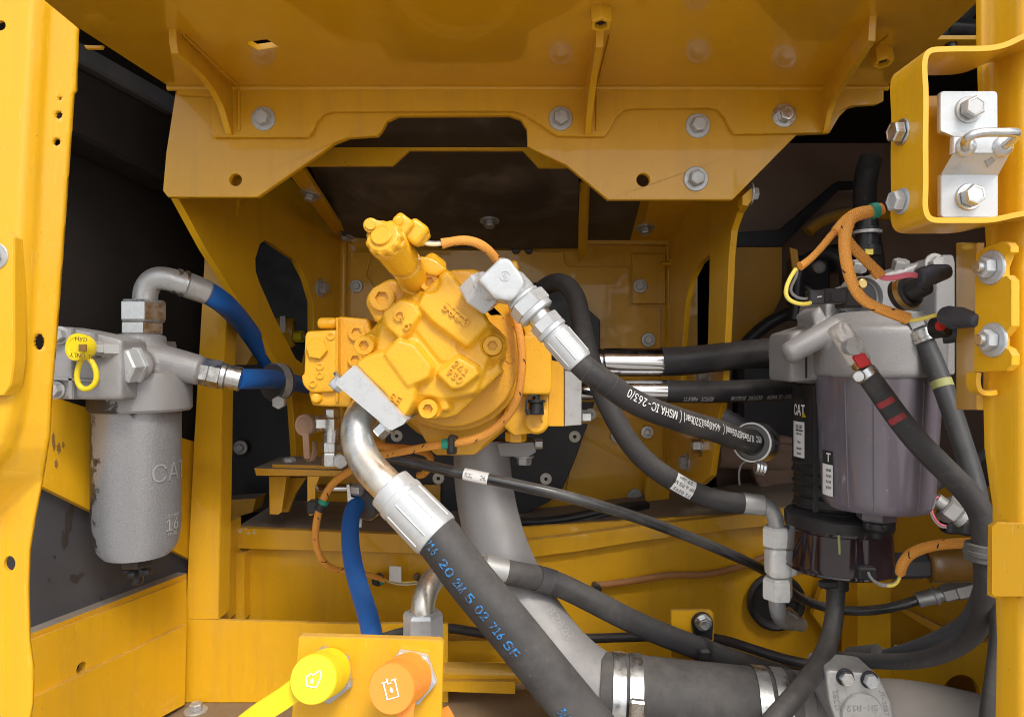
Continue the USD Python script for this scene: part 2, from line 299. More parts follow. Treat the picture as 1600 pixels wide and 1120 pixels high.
def cloth(N, L, col):       # fine helical wrap marks left by the curing tape, along the hose's own length
    N.update({'tc': ('texture_coordinate', {}), 'mp': ('mapping', {'scale': (1., .012, 1.)}), 'wv': ('wave_texture', {'scale': 75., 'wave_type': 'bands', 'bands_direction': 'diagonal', 'distortion': .6}), 'nz': ('noise_texture', {'scale': 700.0, 'detail': 3.0}),
              'ad': ('math', {'math_type': 'multiply_add', 'value2': .35}), 'bb': ('bump', {'strength': .8, 'distance': .00022})})
    L += [('tc.UV', 'mp.vector'), ('mp.vector', 'wv.vector'), ('g.position', 'nz.vector'), ('wv.fac', 'ad.value1'), ('nz.fac', 'ad.value3'), ('ad.value', 'bb.height'), ('bb.normal', 'p.normal')]; return col
look('rubber', (.016, .015, .016), .45, var=.3, vscale=40, extra=cloth, dust=.45, smudge=.3, spots=.4, spotcol=(.14, .12, .1), dustcol=(.13, .115, .1), spotscale=240)
look('rubber_dusty', (.025, .0235, .0235), .66, var=.35, vscale=40, extra=cloth, dust=.45, smudge=.3, spots=.5, spotcol=(.2, .18, .16), dustcol=(.17, .155, .14), spotscale=200)
look('zinc', (.60, .61, .60), .30, 1., var=.12, vscale=90, rvar=.4, bump=.00005, bscale=900, dust=.15)
look('zinc_dull', (.42, .42, .41), .42, .6, var=.18, vscale=70, rvar=.35, bump=.00012, bscale=500, dust=.35)
look('zinc_light', (.47, .485, .49), .38, .45, var=.08, vscale=90, rvar=.3, bump=.00006, bscale=700)
look('chrome', (.62, .62, .62), .16, 1., var=.06, vscale=40, rvar=.4, dust=.1)
def rainbow(N, L, col):     # faint straw and violet tint of chromated steel
    N.update({'nr': ('noise_texture', {'scale': 14.0, 'detail': 2.0}), 'rr': ('rgb_ramp', {'ramp': [(.3, (.75, .72, .62)), (.45, (.85, .68, .42)), (.55, (.74, .76, .74)), (.7, (.62, .68, .76))]}), 'mr': ('mix_color', {'blend_type': 'multiply', 'fac': .5})})
    L += [('g.position', 'nr.vector'), ('nr.fac', 'rr.fac'), (col, 'mr.a'), ('rr.color', 'mr.b')]; return 'mr.result'
look('zinc_tinted', (.74, .74, .72), .34, .95, var=.05, vscale=60, rvar=.3, bump=.00008, bscale=300, extra=rainbow)
look('cast_grey', (.29, .285, .285), .5, .4, var=.1, vscale=60, bump=.0003, bscale=600, dust=.5, smudge=.2, spots=.4, spotcol=(.12, .11, .1), dustcol=(.22, .2, .18))
look('silver_bowl', (.50, .50, .50), .42, .55, var=.22, vscale=700, bump=.0005, bscale=420, dust=.2)
look('oil_dirt', (.03, .024, .02), .5, var=.4, vscale=200, bump=.0004, bscale=300)
look('blue_hose', (.006, .085, .32), .5, var=.15, vscale=50, bump=.00012, bscale=500, dust=.2, smudge=.12, dustcol=(.06, .12, .2))
look('violet_grey', (.098, .085, .102), .28, var=.10, vscale=8, bump=.00008, bscale=300, smudge=.25, spots=.6, spotcol=(.3, .28, .28), dustcol=(.16, .145, .15), spotscale=190, coat=.7)
look('amber_bowl', (.010, .005, .007), .1, var=.8, vscale=18, coat=.6, smudge=.1, dustcol=(.05, .05, .09))
look('white_label', (.72, .71, .68), .55, var=.05, smudge=.1)
look('white_plastic', (.74, .74, .66), .4, var=.05)
look('white_ink', (.72, .71, .68), .6, var=.12, vscale=400)
look('grey_ink', (.30, .29, .28), .6, var=.25, vscale=400)

look('black_ink', (.015, .015, .015), .6)
look('red_plastic', (.55, .025, .025), .4, var=.1)
look('green_tape', (.012, .23, .15), .5, var=.1)
look('olive_tape', (.32, .33, .12), .6, var=.15)
look('pink_wire', (.75, .16, .22), .4)
look('yellow_wire', (.75, .60, .10), .4)
look('grey_wire', (.22, .21, .21), .45)
look('pale_wire', (.72, .6, .36), .45)
look('brown_cap', (.17, .095, .055), .62, var=.2, vscale=90, bump=.0002, smudge=.3, dustcol=(.2, .14, .1))
look('brass', (.55, .40, .16), .35, 1., var=.15)
look('floor_dirt', (.20, .12, .05), .8, var=.45, vscale=26, bump=.0006, bscale=160, spots=.7, spotcol=(.06, .045, .03), dust=.6, dustcol=(.17, .13, .09))
look('amber_rubber', (.17, .085, .015), .3, var=.2, coat=.4)
look('concrete', (.33, .30, .265), .9, var=.12, vscale=2.0, bump=.002, bscale=40)
def braid(N, L, col):       # woven sleeve: two crossing diagonals and sparse black tracer threads, along the sleeve's own length
    N.update({'tc': ('texture_coordinate', {}), 'mp': ('mapping', {'scale': (1., .03, 1.)}), 'rt': ('mapping', {'rotation': (0, 0, .78)}), 'ck': ('wave_texture', {'scale': 230., 'wave_type': 'bands', 'bands_direction': 'x'}), 'ck2': ('wave_texture', {'scale': 230., 'wave_type': 'bands', 'bands_direction': 'y'}),
              'mx': ('math', {'math_type': 'multiply'}), 'cm': ('mix_color', {'a': (.62, .24, .03), 'b': (.95, .46, .08)}),
              'wv': ('wave_texture', {'scale': 17., 'wave_type': 'bands', 'bands_direction': 'diagonal'}), 'w3': ('map_range', {'from_min': .985, 'from_max': .995, 'to_min': 0., 'to_max': 1., 'clamp': True}),
              'nn': ('noise_texture', {'scale': 170., 'detail': 0.}), 'n3': ('map_range', {'from_min': .5, 'from_max': .54, 'to_min': 0., 'to_max': 1., 'clamp': True}), 'w4': ('math', {'math_type': 'multiply'}), 'cb': ('mix_color', {'b': (.01, .008, .008)}),
              'bb': ('bump', {'strength': .7, 'distance': .0006})})
    L += [('tc.UV', 'mp.vector'), ('mp.vector', 'rt.vector'), ('rt.vector', 'ck.vector'), ('rt.vector', 'ck2.vector'), ('ck.fac', 'mx.value1'), ('ck2.fac', 'mx.value2'), ('mx.value', 'cm.fac'),
          ('mp.vector', 'wv.vector'), ('wv.fac', 'w3.value'), ('mp.vector', 'nn.vector'), ('nn.fac', 'n3.value'), ('w3.result', 'w4.value1'), ('n3.result', 'w4.value2'), ('w4.value', 'cb.fac'), ('cm.result', 'cb.a'), ('mx.value', 'bb.height'), ('bb.normal', 'p.normal')]
    return 'cb.result'
look('loom', (.7, .28, .04), .6, extra=braid)
look('loom_dusty', (.45, .2, .05), .8, extra=None, var=.2, vscale=200, dust=.5)
def stain(y_lim, x_lim):    # oil soaked dirt with a ragged outline on the filter's left side and under its head
    def f(N, L, col):
        N.update({'sx': ('separate_xyz', {}), 'nq': ('noise_texture', {'scale': 38.0, 'detail': 6.0, 'roughness': .7}), 'ad': ('math', {'math_type': 'multiply_add', 'value2': -.09}), 'mq': ('map_range', {'from_min': x_lim, 'from_max': x_lim+.005, 'to_min': 1., 'to_max': 0., 'clamp': True}),
                  'az': ('math', {'math_type': 'multiply_add', 'value2': .055}), 'mz': ('map_range', {'from_min': y_lim, 'from_max': y_lim+.004, 'to_min': 0., 'to_max': 1., 'clamp': True}), 'mx_': ('math', {'math_type': 'maximum'}), 'co': ('mix_color', {'b': (.045, .038, .034)})})
        L += [('g.position', 'sx.vector'), ('g.position', 'nq.vector'), ('nq.fac', 'ad.value1'), ('sx.x', 'ad.value3'), ('ad.value', 'mq.value'), ('nq.fac', 'az.value1'), ('sx.z', 'az.value3'), ('az.value', 'mz.value'), ('mq.result', 'mx_.value1'), ('mz.result', 'mx_.value2'), ('mx_.value', 'co.fac'), (col, 'co.a')]
        return 'co.result'
    return f
look('stained_bowl', (.27, .27, .275), .38, .55, var=.25, vscale=700, bump=.0004, bscale=420, dust=.2, extra=stain(1.414, -.536))
look('stained_head', (.27, .265, .265), .5, .4, var=.1, vscale=60, bump=.0003, bscale=600, dust=.3, smudge=.2, extra=stain(9, -.5))
look('pipe_black', (.012, .012, .013), .22, coat=.5, var=.2, dust=.5, smudge=.25, spots=.8, spotcol=(.22, .2, .17), spotscale=130, dustcol=(.2, .19, .17))

look('white_metal', (.68, .66, .62), .4, .3, var=.1, vscale=60, bump=.0001, bscale=500, dust=.3)
look('rubber_grey', (.04, .041, .044), .5, var=.15, vscale=40, bump=.00008, bscale=700, dust=.3, smudge=.25, spots=.5, spotcol=(.18, .2, .2), spotscale=150, dustcol=(.12, .12, .12))
look('rubber_boot', (.032, .036, .046), .45, var=.2, vscale=50, bump=.0001, bscale=500, dust=.35, dustcol=(.13, .13, .14))
look('red_faded', (.26, .025, .03), .6, var=.35, vscale=120)
look('grey_plastic', (.10, .10, .095), .5, var=.15, dust=.3)
look('loom_dim', (.36, .15, .04), .7, extra=None, var=.3, vscale=120, dust=.4)

def worn(base):
    def f(N, L, col):
        N.update({'nw': ('noise_texture', {'scale': 330.0, 'detail': 3.0}), 'mw': ('map_range', {'from_min': .42, 'from_max': .54, 'to_min': 0., 'to_max': .95, 'clamp': True}), 'cw': ('mix_color', {'b': base})})
        L += [('g.position', 'nw.vector'), ('nw.fac', 'mw.value'), ('mw.result', 'cw.fac'), (col, 'cw.a')]; return 'cw.result'
    return f
look('blue_ink', (.02, .20, .50), .6, var=.25, vscale=300, extra=worn((.05, .055, .07)))

look('cast_dusty', (.15, .14, .132), .7, .1, var=.15, vscale=60, bump=.0003, bscale=600, dust=.6, smudge=.4, spots=.4, spotcol=(.07, .06, .05), dustcol=(.16, .14, .12))
look('hood_sheet', (.058, .045, .036), .5, var=.3, vscale=9, smudge=.8, dustcol=(.17, .135, .10), dust=.3, rvar=.3)

look('chip_pale', (.55, .45, .28), .7, var=.3, vscale=300)
look('rust_mark', (.22, .11, .025), .7, var=.4, vscale=300)

look('zinc_pale', (.74, .73, .69), .34, .2, var=.08, vscale=90, rvar=.3, bump=.00006, bscale=700, dust=.15)

look('bowl_letter', (.33, .33, .33), .4, .4, var=.2, vscale=500)

# ------------------------------------------------------------------ ground and the closed bay
g = Thing('ground', 'pale concrete yard the machine stands on', 'ground', kind='structure')
g.add('ground', T([[-300, -300, 0], [300, -300, 0], [300, 300, 0], [-300, 300, 0]], [[0, 1, 2], [0, 2, 3]]), 'concrete', False)
for th in THINGS: th.label = None; th.category = None
def wall(a, b, c, d, t=.01):
    a, b, c, d = map(np.array, (a, b, c, d)); n = unit(np.cross(b-a, d-a)); v = np.array([a, b, c, d, a-n*t, b-n*t, c-n*t, d-n*t], float)
    return T(v, [[0, 1, 2], [0, 2, 3], [6, 5, 4], [7, 6, 4], [0, 4, 5], [0, 5, 1], [1, 5, 6], [1, 6, 2], [2, 6, 7], [2, 7, 3], [3, 7, 4], [3, 4, 0]])
s = Thing('engine_bay_shell', 'black lined sheet metal shell closing the machine bay behind everything', 'bay lining')
zt, zb, yb = H+.44, H-.56, 1.66
s.add('wall', wall((-.8, yb, zb), (1.1, yb, zb), (1.1, yb, zt), (-.8, yb, zt)), 'black_foam', False)
s.add('wall', wall((-.78, yb, zb), (-.78, yb, zt), (-.72, .62, zt), (-.72, .62, zb)), 'black_foam', False)
s.add('wall', wall((1.09, yb, zt), (1.09, yb, zb), (.62, .50, zb), (.62, .50, zt)), 'brown_sheet', False)
s.add('deck', wall((-.8, .64, zt), (-.8, yb, zt), (1.1, yb, zt), (1.1, .64, zt)), 'black_foam', False)
s.add('floor_pan', wall((-.8, .55, zb), (1.1, .55, zb), (1.1, yb, zb), (-.8, yb, zb)), 'floor_dirt', False)

# ------------------------------------------------------------------ ceiling sheet with its folded flange and ribs
ZC, YF = H+.325, .846
s = Thing('ceiling_panel', 'wide glossy yellow sheet overhead with folded bolted flange and three ribs', 'panel')
cp = Polygon([(-.410, YF), (-.437, .60), (.420, .60), (.449, YF)]).difference(Polygon([(-.275, .725), (-.250, .718), (-.244, .735), (-.268, .742)]))
s.add('ceiling_sheet', slab(Polygon([(x, -y) for x, y in cp.exterior.coords], [[(x, -y) for x, y in r.coords] for r in cp.interiors]), np.array([0, 0, ZC]), np.array([1., 0, 0]), np.array([0, -1., 0]), np.array([0, 0, -1.]), .006), 'yellow_gloss')
fl = [(276, 134), (276, 147)] + [(330, 150), (330, 208), (334, 214), (481, 214), (488, 206), (495, 190), (506, 178), (520, 174), (800, 173), (818, 178), (843, 193), (860, 206), (872, 212), (945, 213), (952, 204), (963, 184), (975, 172), (990, 169), (1108, 168), (1122, 171), (1134, 184), (1141, 200), (1149, 209), (1297, 207), (1300, 192), (1312, 174), (1330, 165), (1370, 163), (1381, 158), (1381, 134)]
s.add('flange', cat(panel(fl, front(YF-.004), .006), lathe(np.array([-.412, YF-.0035, ZC-.0015]), (1, 0, 0), [(0, .0035), (.862, .0035)], 16)), 'yellow_paint')
def rib(prof, xs, t=.007):      # a gusset in the plane of depth and height
    pts = np.array(prof, float); g = Polygon(pts).buffer(0); m = slab(g, np.array([0, 0, 0.]), np.array([0, 1., 0]), np.array([0, 0, 1.]), np.array([1., 0, 0]), t, .001)
    v = np.array(m.vertices); v[:, 0] += np.interp(v[:, 1], [.66, .846], xs); return T(v, m.faces)
zc = ZC+.001
curve = [(.842, zc), (.842, H+.2665), (.837, H+.268), (.826, H+.280), (.812, H+.292), (.79, H+.300), (.76, H+.3045), (.70, H+.303), (.695, H+.312), (.695, zc)]
s.add('rib', rib(curve, (-.331, -.334)), 'yellow_paint')
s.add('rib', rib([(.842, zc), (.842, H+.2665), (.836, H+.268), (.80, H+.285), (.75, H+.300), (.69, H+.305), (.685, zc)], (.0885, .094)), 'yellow_paint')
s.add('rib', rib([(.842, zc), (.842, H+.269), (.834, H+.272), (.822, H+.286), (.80, H+.294), (.76, H+.297), (.70, H+.300), (.672, H+.303), (.668, zc)], (.345, .379)), 'yellow_paint')
def bead(pts, r, th):
    rg_ = np.random.default_rng(len(th.parts)); q_ = spline(np.array(pts), 14); th.add('weld_bead', Tube(q_, r*(.75+.5*rg_.random(len(q_))), 8, smooth=False), 'yellow_paint')
for xx, dx in ((-.334, .0078), (.0935, .0078), (.379, -.0004)):
    bead([(xx+dx, YF-.005, H+.272), (xx+dx, YF-.0055, H+.295), (xx+dx, YF-.006, ZC-.004)], .0016, s); bead([(xx+dx, YF-.01, ZC-.001), (xx+dx*.8, YF-.08, ZC-.001), (xx+dx*.6, YF-.14, ZC-.001)], .0014, s)
for x, y in ((412, 186), (876, 186), (1225, 181)): s.bolt(P(x, y, YF-.004), (0, -1, 0), R(12.5, YF), washer=1.5)
for x, y in ((938, 14), (1377, 76)):
    p = hit(level(ZC), x, y); s.add('hex_boss', lathe(p, (0, -.25, -1), [(-.004, .0105), (.016, .0105), (.018, .0095), (.018, .0065), (.012, .006)], 6), 'yellow_paint'); s.add('bore', lathe(p+unit((0, -.25, -1))*.0125, (0, -.25, -1), [(0, .0063), (.0006, .0063)], 20), 'black_paint')

# ------------------------------------------------------------------ hanging bracket plate
s = Thing('hanging_bracket', 'yellow plate bolted under the ceiling flange with curved cut-out', 'bracket')
hb = [(275, 136), (259, 240), (254, 298), (262, 308), (402, 308), (500, 240), (522, 224), (545, 215), (590, 212), (597, 204), (605, 189), (622, 181), (795, 180), (813, 186), (823, 202), (824, 229), (840, 237), (885, 258), (950, 312), (1145, 312), (1247, 209), (1297, 207), (1312, 182), (1326, 168), (1345, 163), (1370, 162), (1378, 158), (1378, 136)]
s.add('plate', panel(hb, front(YF+.003), .008, [(368, 281, .0072), (1005, 281, .0078)], ch=.0014), 'yellow_paint')
for x, y in ((1090, 197), (1087, 280)): s.bolt(P(x, y, YF+.003), (0, -1, 0), R(12.5, YF), washer=1.55)

# ------------------------------------------------------------------ second cross plate, insulation hood, side arms, back wall
s = Thing('cross_strip', 'narrow yellow strip behind the bracket cut-out with stepped lower edge', 'panel')
s.add('cross_strip', panel([(430, 262), (485, 230), (880, 230), (900, 262), (842, 262), (817, 235), (640, 235), (613, 259), (450, 259)], front(.94), .006), 'yellow_paint')
HOOD = through((500, 190, .93), (1100, 190, .93), (700, 388, 1.33))
s = Thing('insulation_hood', 'dark dusty insulation sheet sloping down behind the bracket to the back wall', 'insulation')
s.add('hood_sheet', panel([(430, 150), (905, 150), (905, 389), (700, 389), (640, 380), (535, 370)], HOOD, .012, ch=.003), 'hood_sheet')
s.add('hood_sheet', panel([(916, 150), (1060, 150), (1000, 376), (916, 376)], HOOD, .008, ch=.003), 'hood_sheet')
s.add('divider', panel([(905, 285), (918, 285), (914, 395), (903, 410)], through((905, 285, 1.10), (918, 285, 1.08), (905, 400, 1.31)), .006), 'yellow_paint')
s.add('yellow_return', panel([(1004, 300), (1180, 300), (1060, 376), (984, 376)], HOOD, .004), 'yellow_paint')
for x, y in ((765, 345), (1008, 356)):
    p = hit(HOOD, x, y); s.bolt(p, HOOD[1], .010, washer=1.7, mat='zinc_dull')

AL = through((275, 310, .87), (275, 600, .87), (535, 400, 1.35))
s = Thing('arm_plate', 'left yellow gusset plate with long opening and slanting front edge', 'bracket arm')
s.add('plate', panel([(275, 296), (279, 311), (321, 389), (452, 596), (458, 640), (464, 730), (520, 730), (534, 640), (537, 375), (440, 262), (380, 240), (285, 280)], AL, .010,
      [[(399, 405), (406, 382), (414, 376), (425, 380), (463, 406), (478, 435), (489, 472), (490, 530), (478, 572), (462, 560), (430, 497), (405, 440), (400, 425)]], rnd=.004), 'yellow_paint')
FLP = through((445, 262, .96), (475, 262, .94), (540, 376, 1.33))
s.add('flange', panel([(440, 258), (470, 258), (543, 370), (543, 386), (532, 378)], FLP, .006), 'yellow_paint')
for x, y in ((486, 303), (541, 368)): s.bolt(hit(FLP, x, y), FLP[1], .009, mat='zinc_dull')
s.bolt(hit(AL, 500, 450), AL[1], .011, washer=1.5, mat='zinc_dull')

AR = through((1170, 300, .87), (1170, 600, .87), (1045, 500, 1.33))
s = Thing('arm_plate', 'right yellow gusset plate with bright curved front edge and bolts', 'bracket arm')
s.add('plate', panel([(1169, 296), (1166, 314), (1152, 333), (1143, 360), (1139, 400), (1136, 470), (1129, 618), (1122, 657), (1110, 743), (1095, 757), (1046, 745), (1045, 312), (1075, 300)], AR, .0085,
      [[(1109, 397), (1093, 411), (1081, 434), (1072, 470), (1066, 540), (1064, 600), (1104, 600), (1107, 500)]], rnd=.002, ch=.0012), 'yellow_paint')
s.add('lug', panel([(1160, 306), (1176, 292), (1176, 312), (1168, 322), (1160, 320)], front(.862), .018), 'yellow_paint')
for x, y in ((1106, 588), (1106, 613)):
    p = hit(AR, x, y); s.bolt(p, AR[1], .0125, washer=1.35, h=1.0); s.bolt(p+np.array([.0085, 0, 0]), (1, 0, 0), .012, washer=1.35, h=.8, name='nut')
for x, y in ((1094, 697), (1074, 722)): s.bolt(hit(AR, x, y), AR[1], .0115, washer=1.4)
s.bolt(P(1172, 303, .87), (1, 0, 0), .008)

BW = 1.35
s = Thing('back_wall', 'yellow back wall behind the pump with stepped plates and washers', 'panel')
s.add('wall_sheet', panel([(480, 355), (1090, 355), (1090, 800), (480, 800)], front(BW), .008), 'yellow_paint')
s.add('plate', panel([(640, 391), (835, 391), (836, 394), (880, 394), (882, 410), (888, 417), (983, 417), (983, 478), (1032, 480), (1032, 640), (640, 640)], front(BW-.007), .006), 'yellow_paint')
s.add('plate', panel([(988, 397), (1040, 397), (1040, 474), (988, 474)], front(BW-.009), .008), 'yellow_paint')
s.add('plate', panel([(547, 394), (582, 394), (572, 430), (600, 470), (600, 640), (547, 640)], front(BW-.008), .007), 'yellow_paint')
s.add('plate', panel([(905, 655), (1036, 655), (1036, 790), (880, 790)], front(BW-.006), .005), 'yellow_paint')
s.add('plate', panel([(1010, 745), (1046, 745), (1046, 806), (1010, 806)], front(BW-.06), .02), 'yellow_paint')
s.add('strap', panel([(846, 358), (1045, 372), (1045, 382), (846, 380)], front(BW-.02), .02), 'yellow_paint')
s.add('corner_bead', Tube([P(537, 372, BW-.004), P(533, 740, BW-.004)], .008, 12, smooth=False), 'yellow_paint')
s.add('corner_bead', Tube([P(1046, 372, BW-.004), P(1048, 745, BW-.004)], .008, 12, smooth=False), 'yellow_paint')
for x, y, r, m in ((557, 447, 10, 'zinc_dull'), (1000, 447, 11, 'zinc_dull'), (1013, 531, 11, 'zinc'), (1011, 675, 10, 'zinc'), (964, 681, 10, 'zinc_dull'), (992, 774, 11, 'zinc')):
    s.bolt(P(x, y, BW-.012), (0, -1, 0), R(r*.62, BW), washer=1.6, h=.5, mat=m)
s.add('hex_stud', lathe(P(1050, 412, BW-.03), (1, 0, 0), [(-.02, .004), (-.005, .004), (-.005, .013), (.014, .013), (.014, .005), (.03, .005)], 6), 'yellow_paint')
s.add('square_nut', rbox(P(1064, 387, BW-.03), (.016, .012, .016)), 'yellow_paint')
for x in (806, 826): s.add('hole_plug', lathe(P(x, 391, BW-.012), (0, -1, 0), [(0, .0075), (.002, .0075), (.003, .006)], 18), 'black_plastic')

s = Thing('flywheel_cover', 'black sheet cover behind the pump held by white rivets', 'cover')
disc = [(x, y) for x, y in arc(768, 616, 172, -20, 200, 26)]
s.add('cover_plate', panel([(938, 500), (938, 600), (921, 655), (900, 715), (880, 762), (858, 784), (820, 803), (700, 806), (640, 785), (602, 720), (600, 560), (640, 470), (845, 440), (905, 470)], front(1.31), .012, ch=.003), 'black_paint')
for x, y in ((620, 681), (685, 747), (853, 748), (898, 682), (923, 647), (760, 790)):
    i = s.add('rivet', lathe(P(x, y, 1.31), (0, -1, 0), [(0, R(9.2, 1.31)), (.002, R(9, 1.31)), (.0032, R(7, 1.31)), (.0032, R(3.6, 1.31)), (.0016, R(3.2, 1.31))], 24), 'white_plastic')
    s.add('rivet_pin', lathe(P(x, y, 1.31)+np.array([0, -.0015, 0]), (0, -1, 0), [(0, R(3, 1.31)), (.001, R(2, 1.31))], 10), 'black_ink', under=i)
s.add('hatch_tab', panel([(656, 757), (688, 757), (688, 800), (656, 800)], front(1.30), .006), 'yellow_paint')

# ------------------------------------------------------------------ lower frame
s = Thing('cross_beam', 'yellow bowed cross beam with dusty top and tall front panel', 'beam')
top = [(369, 824), (500, 829), (620, 834), (760, 841), (830, 843), (900, 835), (1000, 821), (1160, 803), (1420, 770)]
bot = [(1420, 802), (1160, 826), (1004, 845), (900, 862), (831, 871), (760, 869), (650, 865), (500, 861), (369, 857)]
s.add('beam_face', panel(top+bot, front(1.12), .012, ch=.002), 'yellow_paint')
s.add('beam_shelf', T(*(lambda A, B: (np.vstack([A, B]), [[i, i+1, len(A)+i+1] for i in range(len(A)-1)]+[[i, len(A)+i+1, len(A)+i] for i in range(len(A)-1)]))(np.array([P(x, y-.5, 1.124) for x, y in top]), np.array([P(x, y-.5, 1.124)*[1, 0, 1]+[0, 1.345, 0] for x, y in top]))), 'yellow_dusty', False)
s.add('face_panel', panel([(380, 850), (1350, 790), (1350, 1064), (380, 1064)], front(1.135), .008), 'yellow_paint')
s.add('side_cheek', panel([(336, 818), (357, 818), (357, 968), (334, 968)], front(1.08), .05), 'yellow_paint')
rngc = np.random.default_rng(5)
def blob(cx, cy, rx, ry, pl, mat, th, name, n=14, jag=.45):
    an = np.linspace(0, 2*np.pi, n, endpoint=False); k = 1-jag*rngc.random(n); th.add(name, panel([(cx+rx*k_*math.cos(t), cy+ry*k_*math.sin(t)) for t, k_ in zip(an, k)], pl, .0006, ch=.0001), mat, False)
for x, y, rx, ry in ((375, 829, 6, 4), (388, 833, 4, 3), (397, 831, 3, 4), (384, 826, 3, 2)): blob(x, y, rx, ry, front(1.1195), 'chip_pale', s, 'paint_chip')
for x, y, rx, ry in ((348, 845, 5, 7), (345, 858, 3, 6)): blob(x, y, rx, ry, front(1.0795), 'chip_pale', s, 'paint_chip')
s.add('end_plate', panel([(360, 864), (382, 864), (382, 968), (356, 968)], front(1.11), .03), 'yellow_paint')
s = Thing('pump_shelf', 'small yellow dusty shelf on two legs left under the pump', 'bracket')
s.add('shelf_plate', panel([(397, 731), (540, 735), (540, 744), (400, 743)], front(1.06), .12), 'yellow_dusty')
s.add('shelf_pad', panel([(425, 725), (530, 727), (530, 733), (425, 732)], front(1.07), .09), 'yellow_dusty')
s.add('leg', panel([(420, 744), (448, 744), (440, 800), (434, 804), (421, 803)], front(1.10), .02), 'yellow_paint')
s.add('leg', panel([(480, 744), (500, 744), (493, 760), (492, 803), (484, 806), (480, 800)], front(1.06), .012), 'yellow_paint')
s.add('web', panel([(440, 746), (478, 746), (462, 770), (450, 800), (438, 800)], front(1.16), .01), 'yellow_paint')
s.bolt(P(452, 727, 1.10), (0, 0, 1), .010, mat='zinc')
s.add('pivot_pin', Tube([P(488, 763, 1.10), P(545, 763, 1.10)], R(7, 1.1), 20, smooth=False), 'chrome')
s = Thing('sill_plate', 'low yellow sill plate between the left wall and the cap block', 'panel')
s.add('sill_plate', panel([(291, 967), (555, 974), (700, 974), (700, 1097), (288, 1097)], front(1.0), .006, [[(470, 968), (480, 964), (548, 966), (560, 972), (548, 974), (480, 973)]]), 'yellow_paint')
s = Thing('bay_floor', 'dirty brown floor plate below the sills with a bolt', 'floor')
zf = H-.489
s.add('floor_plate', wall((-.50, .6, zf), (.62, .6, zf), (.62, 1.13, zf), (-.50, 1.13, zf), .006), 'floor_dirt', False)
p = hit(level(zf), 306, 1110); s.bolt(p, (0, 0, 1), .009, mat='zinc_dull')
s = Thing('cross_tube', 'yellow round cross tube low beside the cap block', 'tube')
s.add('tube', Tube([P(640, 1046, 1.0), P(900, 1054, 1.0)], R(14, 1.0), 24, smooth=False), 'yellow_paint')
s.add('base_plate', panel([(690, 1064), (805, 1064), (805, 1084), (690, 1080)], front(.98), .02), 'yellow_paint')
s.add('plate', panel([(690, 1000), (820, 1000), (830, 1034), (690, 1034)], front(1.04), .02), 'yellow_paint')

# ------------------------------------------------------------------ left side
LW = through((45, 500, .78), (45, 900, .78), (290, 500, 1.0))
LWn = lambda d: (LW[0]+LW[1]*d, LW[1])
s = Thing('bay_wall', 'left side of the bay: black foam above, grey rubber sheet and yellow ledge below', 'panel')
s.add('foam_lining', panel([(-60, -40), (345, 40), (345, 720), (-60, 800)], LWn(-.02), .01), 'black_foam')
s.add('foam_beam', panel([(90, 88), (272, 182), (300, 300), (90, 195)], LWn(.035), .05, ch=.006, rnd=.006), 'black_foam')
s.add('foam_edge', panel([(100, 50), (275, 150), (275, 178), (100, 82)], LWn(.05), .06, ch=.004), 'grey_sheet')
s.add('rubber_sheet', panel([(-60, 690), (310, 850), (310, 910), (-60, 1060)], LWn(-.015), .008), 'grey_sheet')
s.add('diagonal_brace', panel([(-60, 600), (90, 622), (305, 690), (305, 877), (60, 757), (-60, 700)], LWn(-.004), .02), 'yellow_paint')
s.add('ledge', panel([(-60, 1042), (45, 1001), (292, 905), (292, 976), (48, 1093), (-60, 1150)], LWn(.004), .012, [(128, 1043, .0068)]), 'yellow_paint')
s.add('ledge_lip', panel([(-60, 1030), (45, 990), (292, 895), (292, 905), (45, 1001), (-60, 1043)], LWn(.001), .02), 'yellow_dusty')
s.add('side_panel', panel([(-60, 1146), (48, 1092), (292, 975), (289, 1100), (50, 1230), (-60, 1290)], LWn(.010), .012), 'yellow_paint')
for x, y, rx, ry in ((107, 812, 9, 22), (101, 842, 6, 20), (112, 795, 4, 14), (118, 903, 9, 8), (128, 897, 5, 5), (158, 934, 3, 3), (85, 870, 3, 3), (152, 812, 6, 7)): blob(x, y, rx, ry, LWn(-.0145), 'oil_dirt', s, 'oil_stain')
for x, y, rx, ry in ((84, 690, 3, 16), (92, 700, 4, 10), (88, 725, 3, 8), (99, 695, 2, 6)): blob(x, y, rx, ry, LWn(-.0035), 'rust_mark', s, 'rust_mark')
s = Thing('upright_post', 'upright yellow inner post right of the silver filter', 'post')
s.add('upright_post', panel([(324, 280), (378, 280), (356, 470), (347, 610), (341, 968), (289, 968), (302, 700), (318, 420)], front(1.0), .04, ch=.002), 'yellow_paint')
s = Thing('recess_panel', 'blue black panel between inner post and left gusset with a stud', 'panel')
s.add('panel', panel([(330, 380), (500, 380), (500, 800), (330, 800)], front(1.42), .01), 'black_paint')
s.add('bar', panel([(335, 782), (400, 778), (395, 800), (335, 818)], front(1.30), .05), 'yellow_dusty')
s.add('stud_washer', lathe(P(376, 699, 1.41), (0, -1, 0), [(0, R(13, 1.41)), (.003, R(12, 1.41))], 24), 'grey_sheet')
s.bolt(P(376, 699, 1.406), (0, -1, 0), .008, mat='zinc_dull')
s.add('yellow_block', panel([(352, 505), (396, 505), (400, 545), (385, 570), (352, 570)], front(1.25), .05), 'yellow_paint')
s = Thing('fan_motor', 'round yellow motor end seen through the left gusset opening', 'motor')
s.add('drum', lathe(P(420, 520, 1.44), (1, -.1, 0), [(0, .034), (.055, .034), (.062, .03)], 28), 'yellow_paint')
s.add('label', panel([(437, 494), (446, 494), (446, 520), (437, 518)], front(1.40), .003), 'white_label')
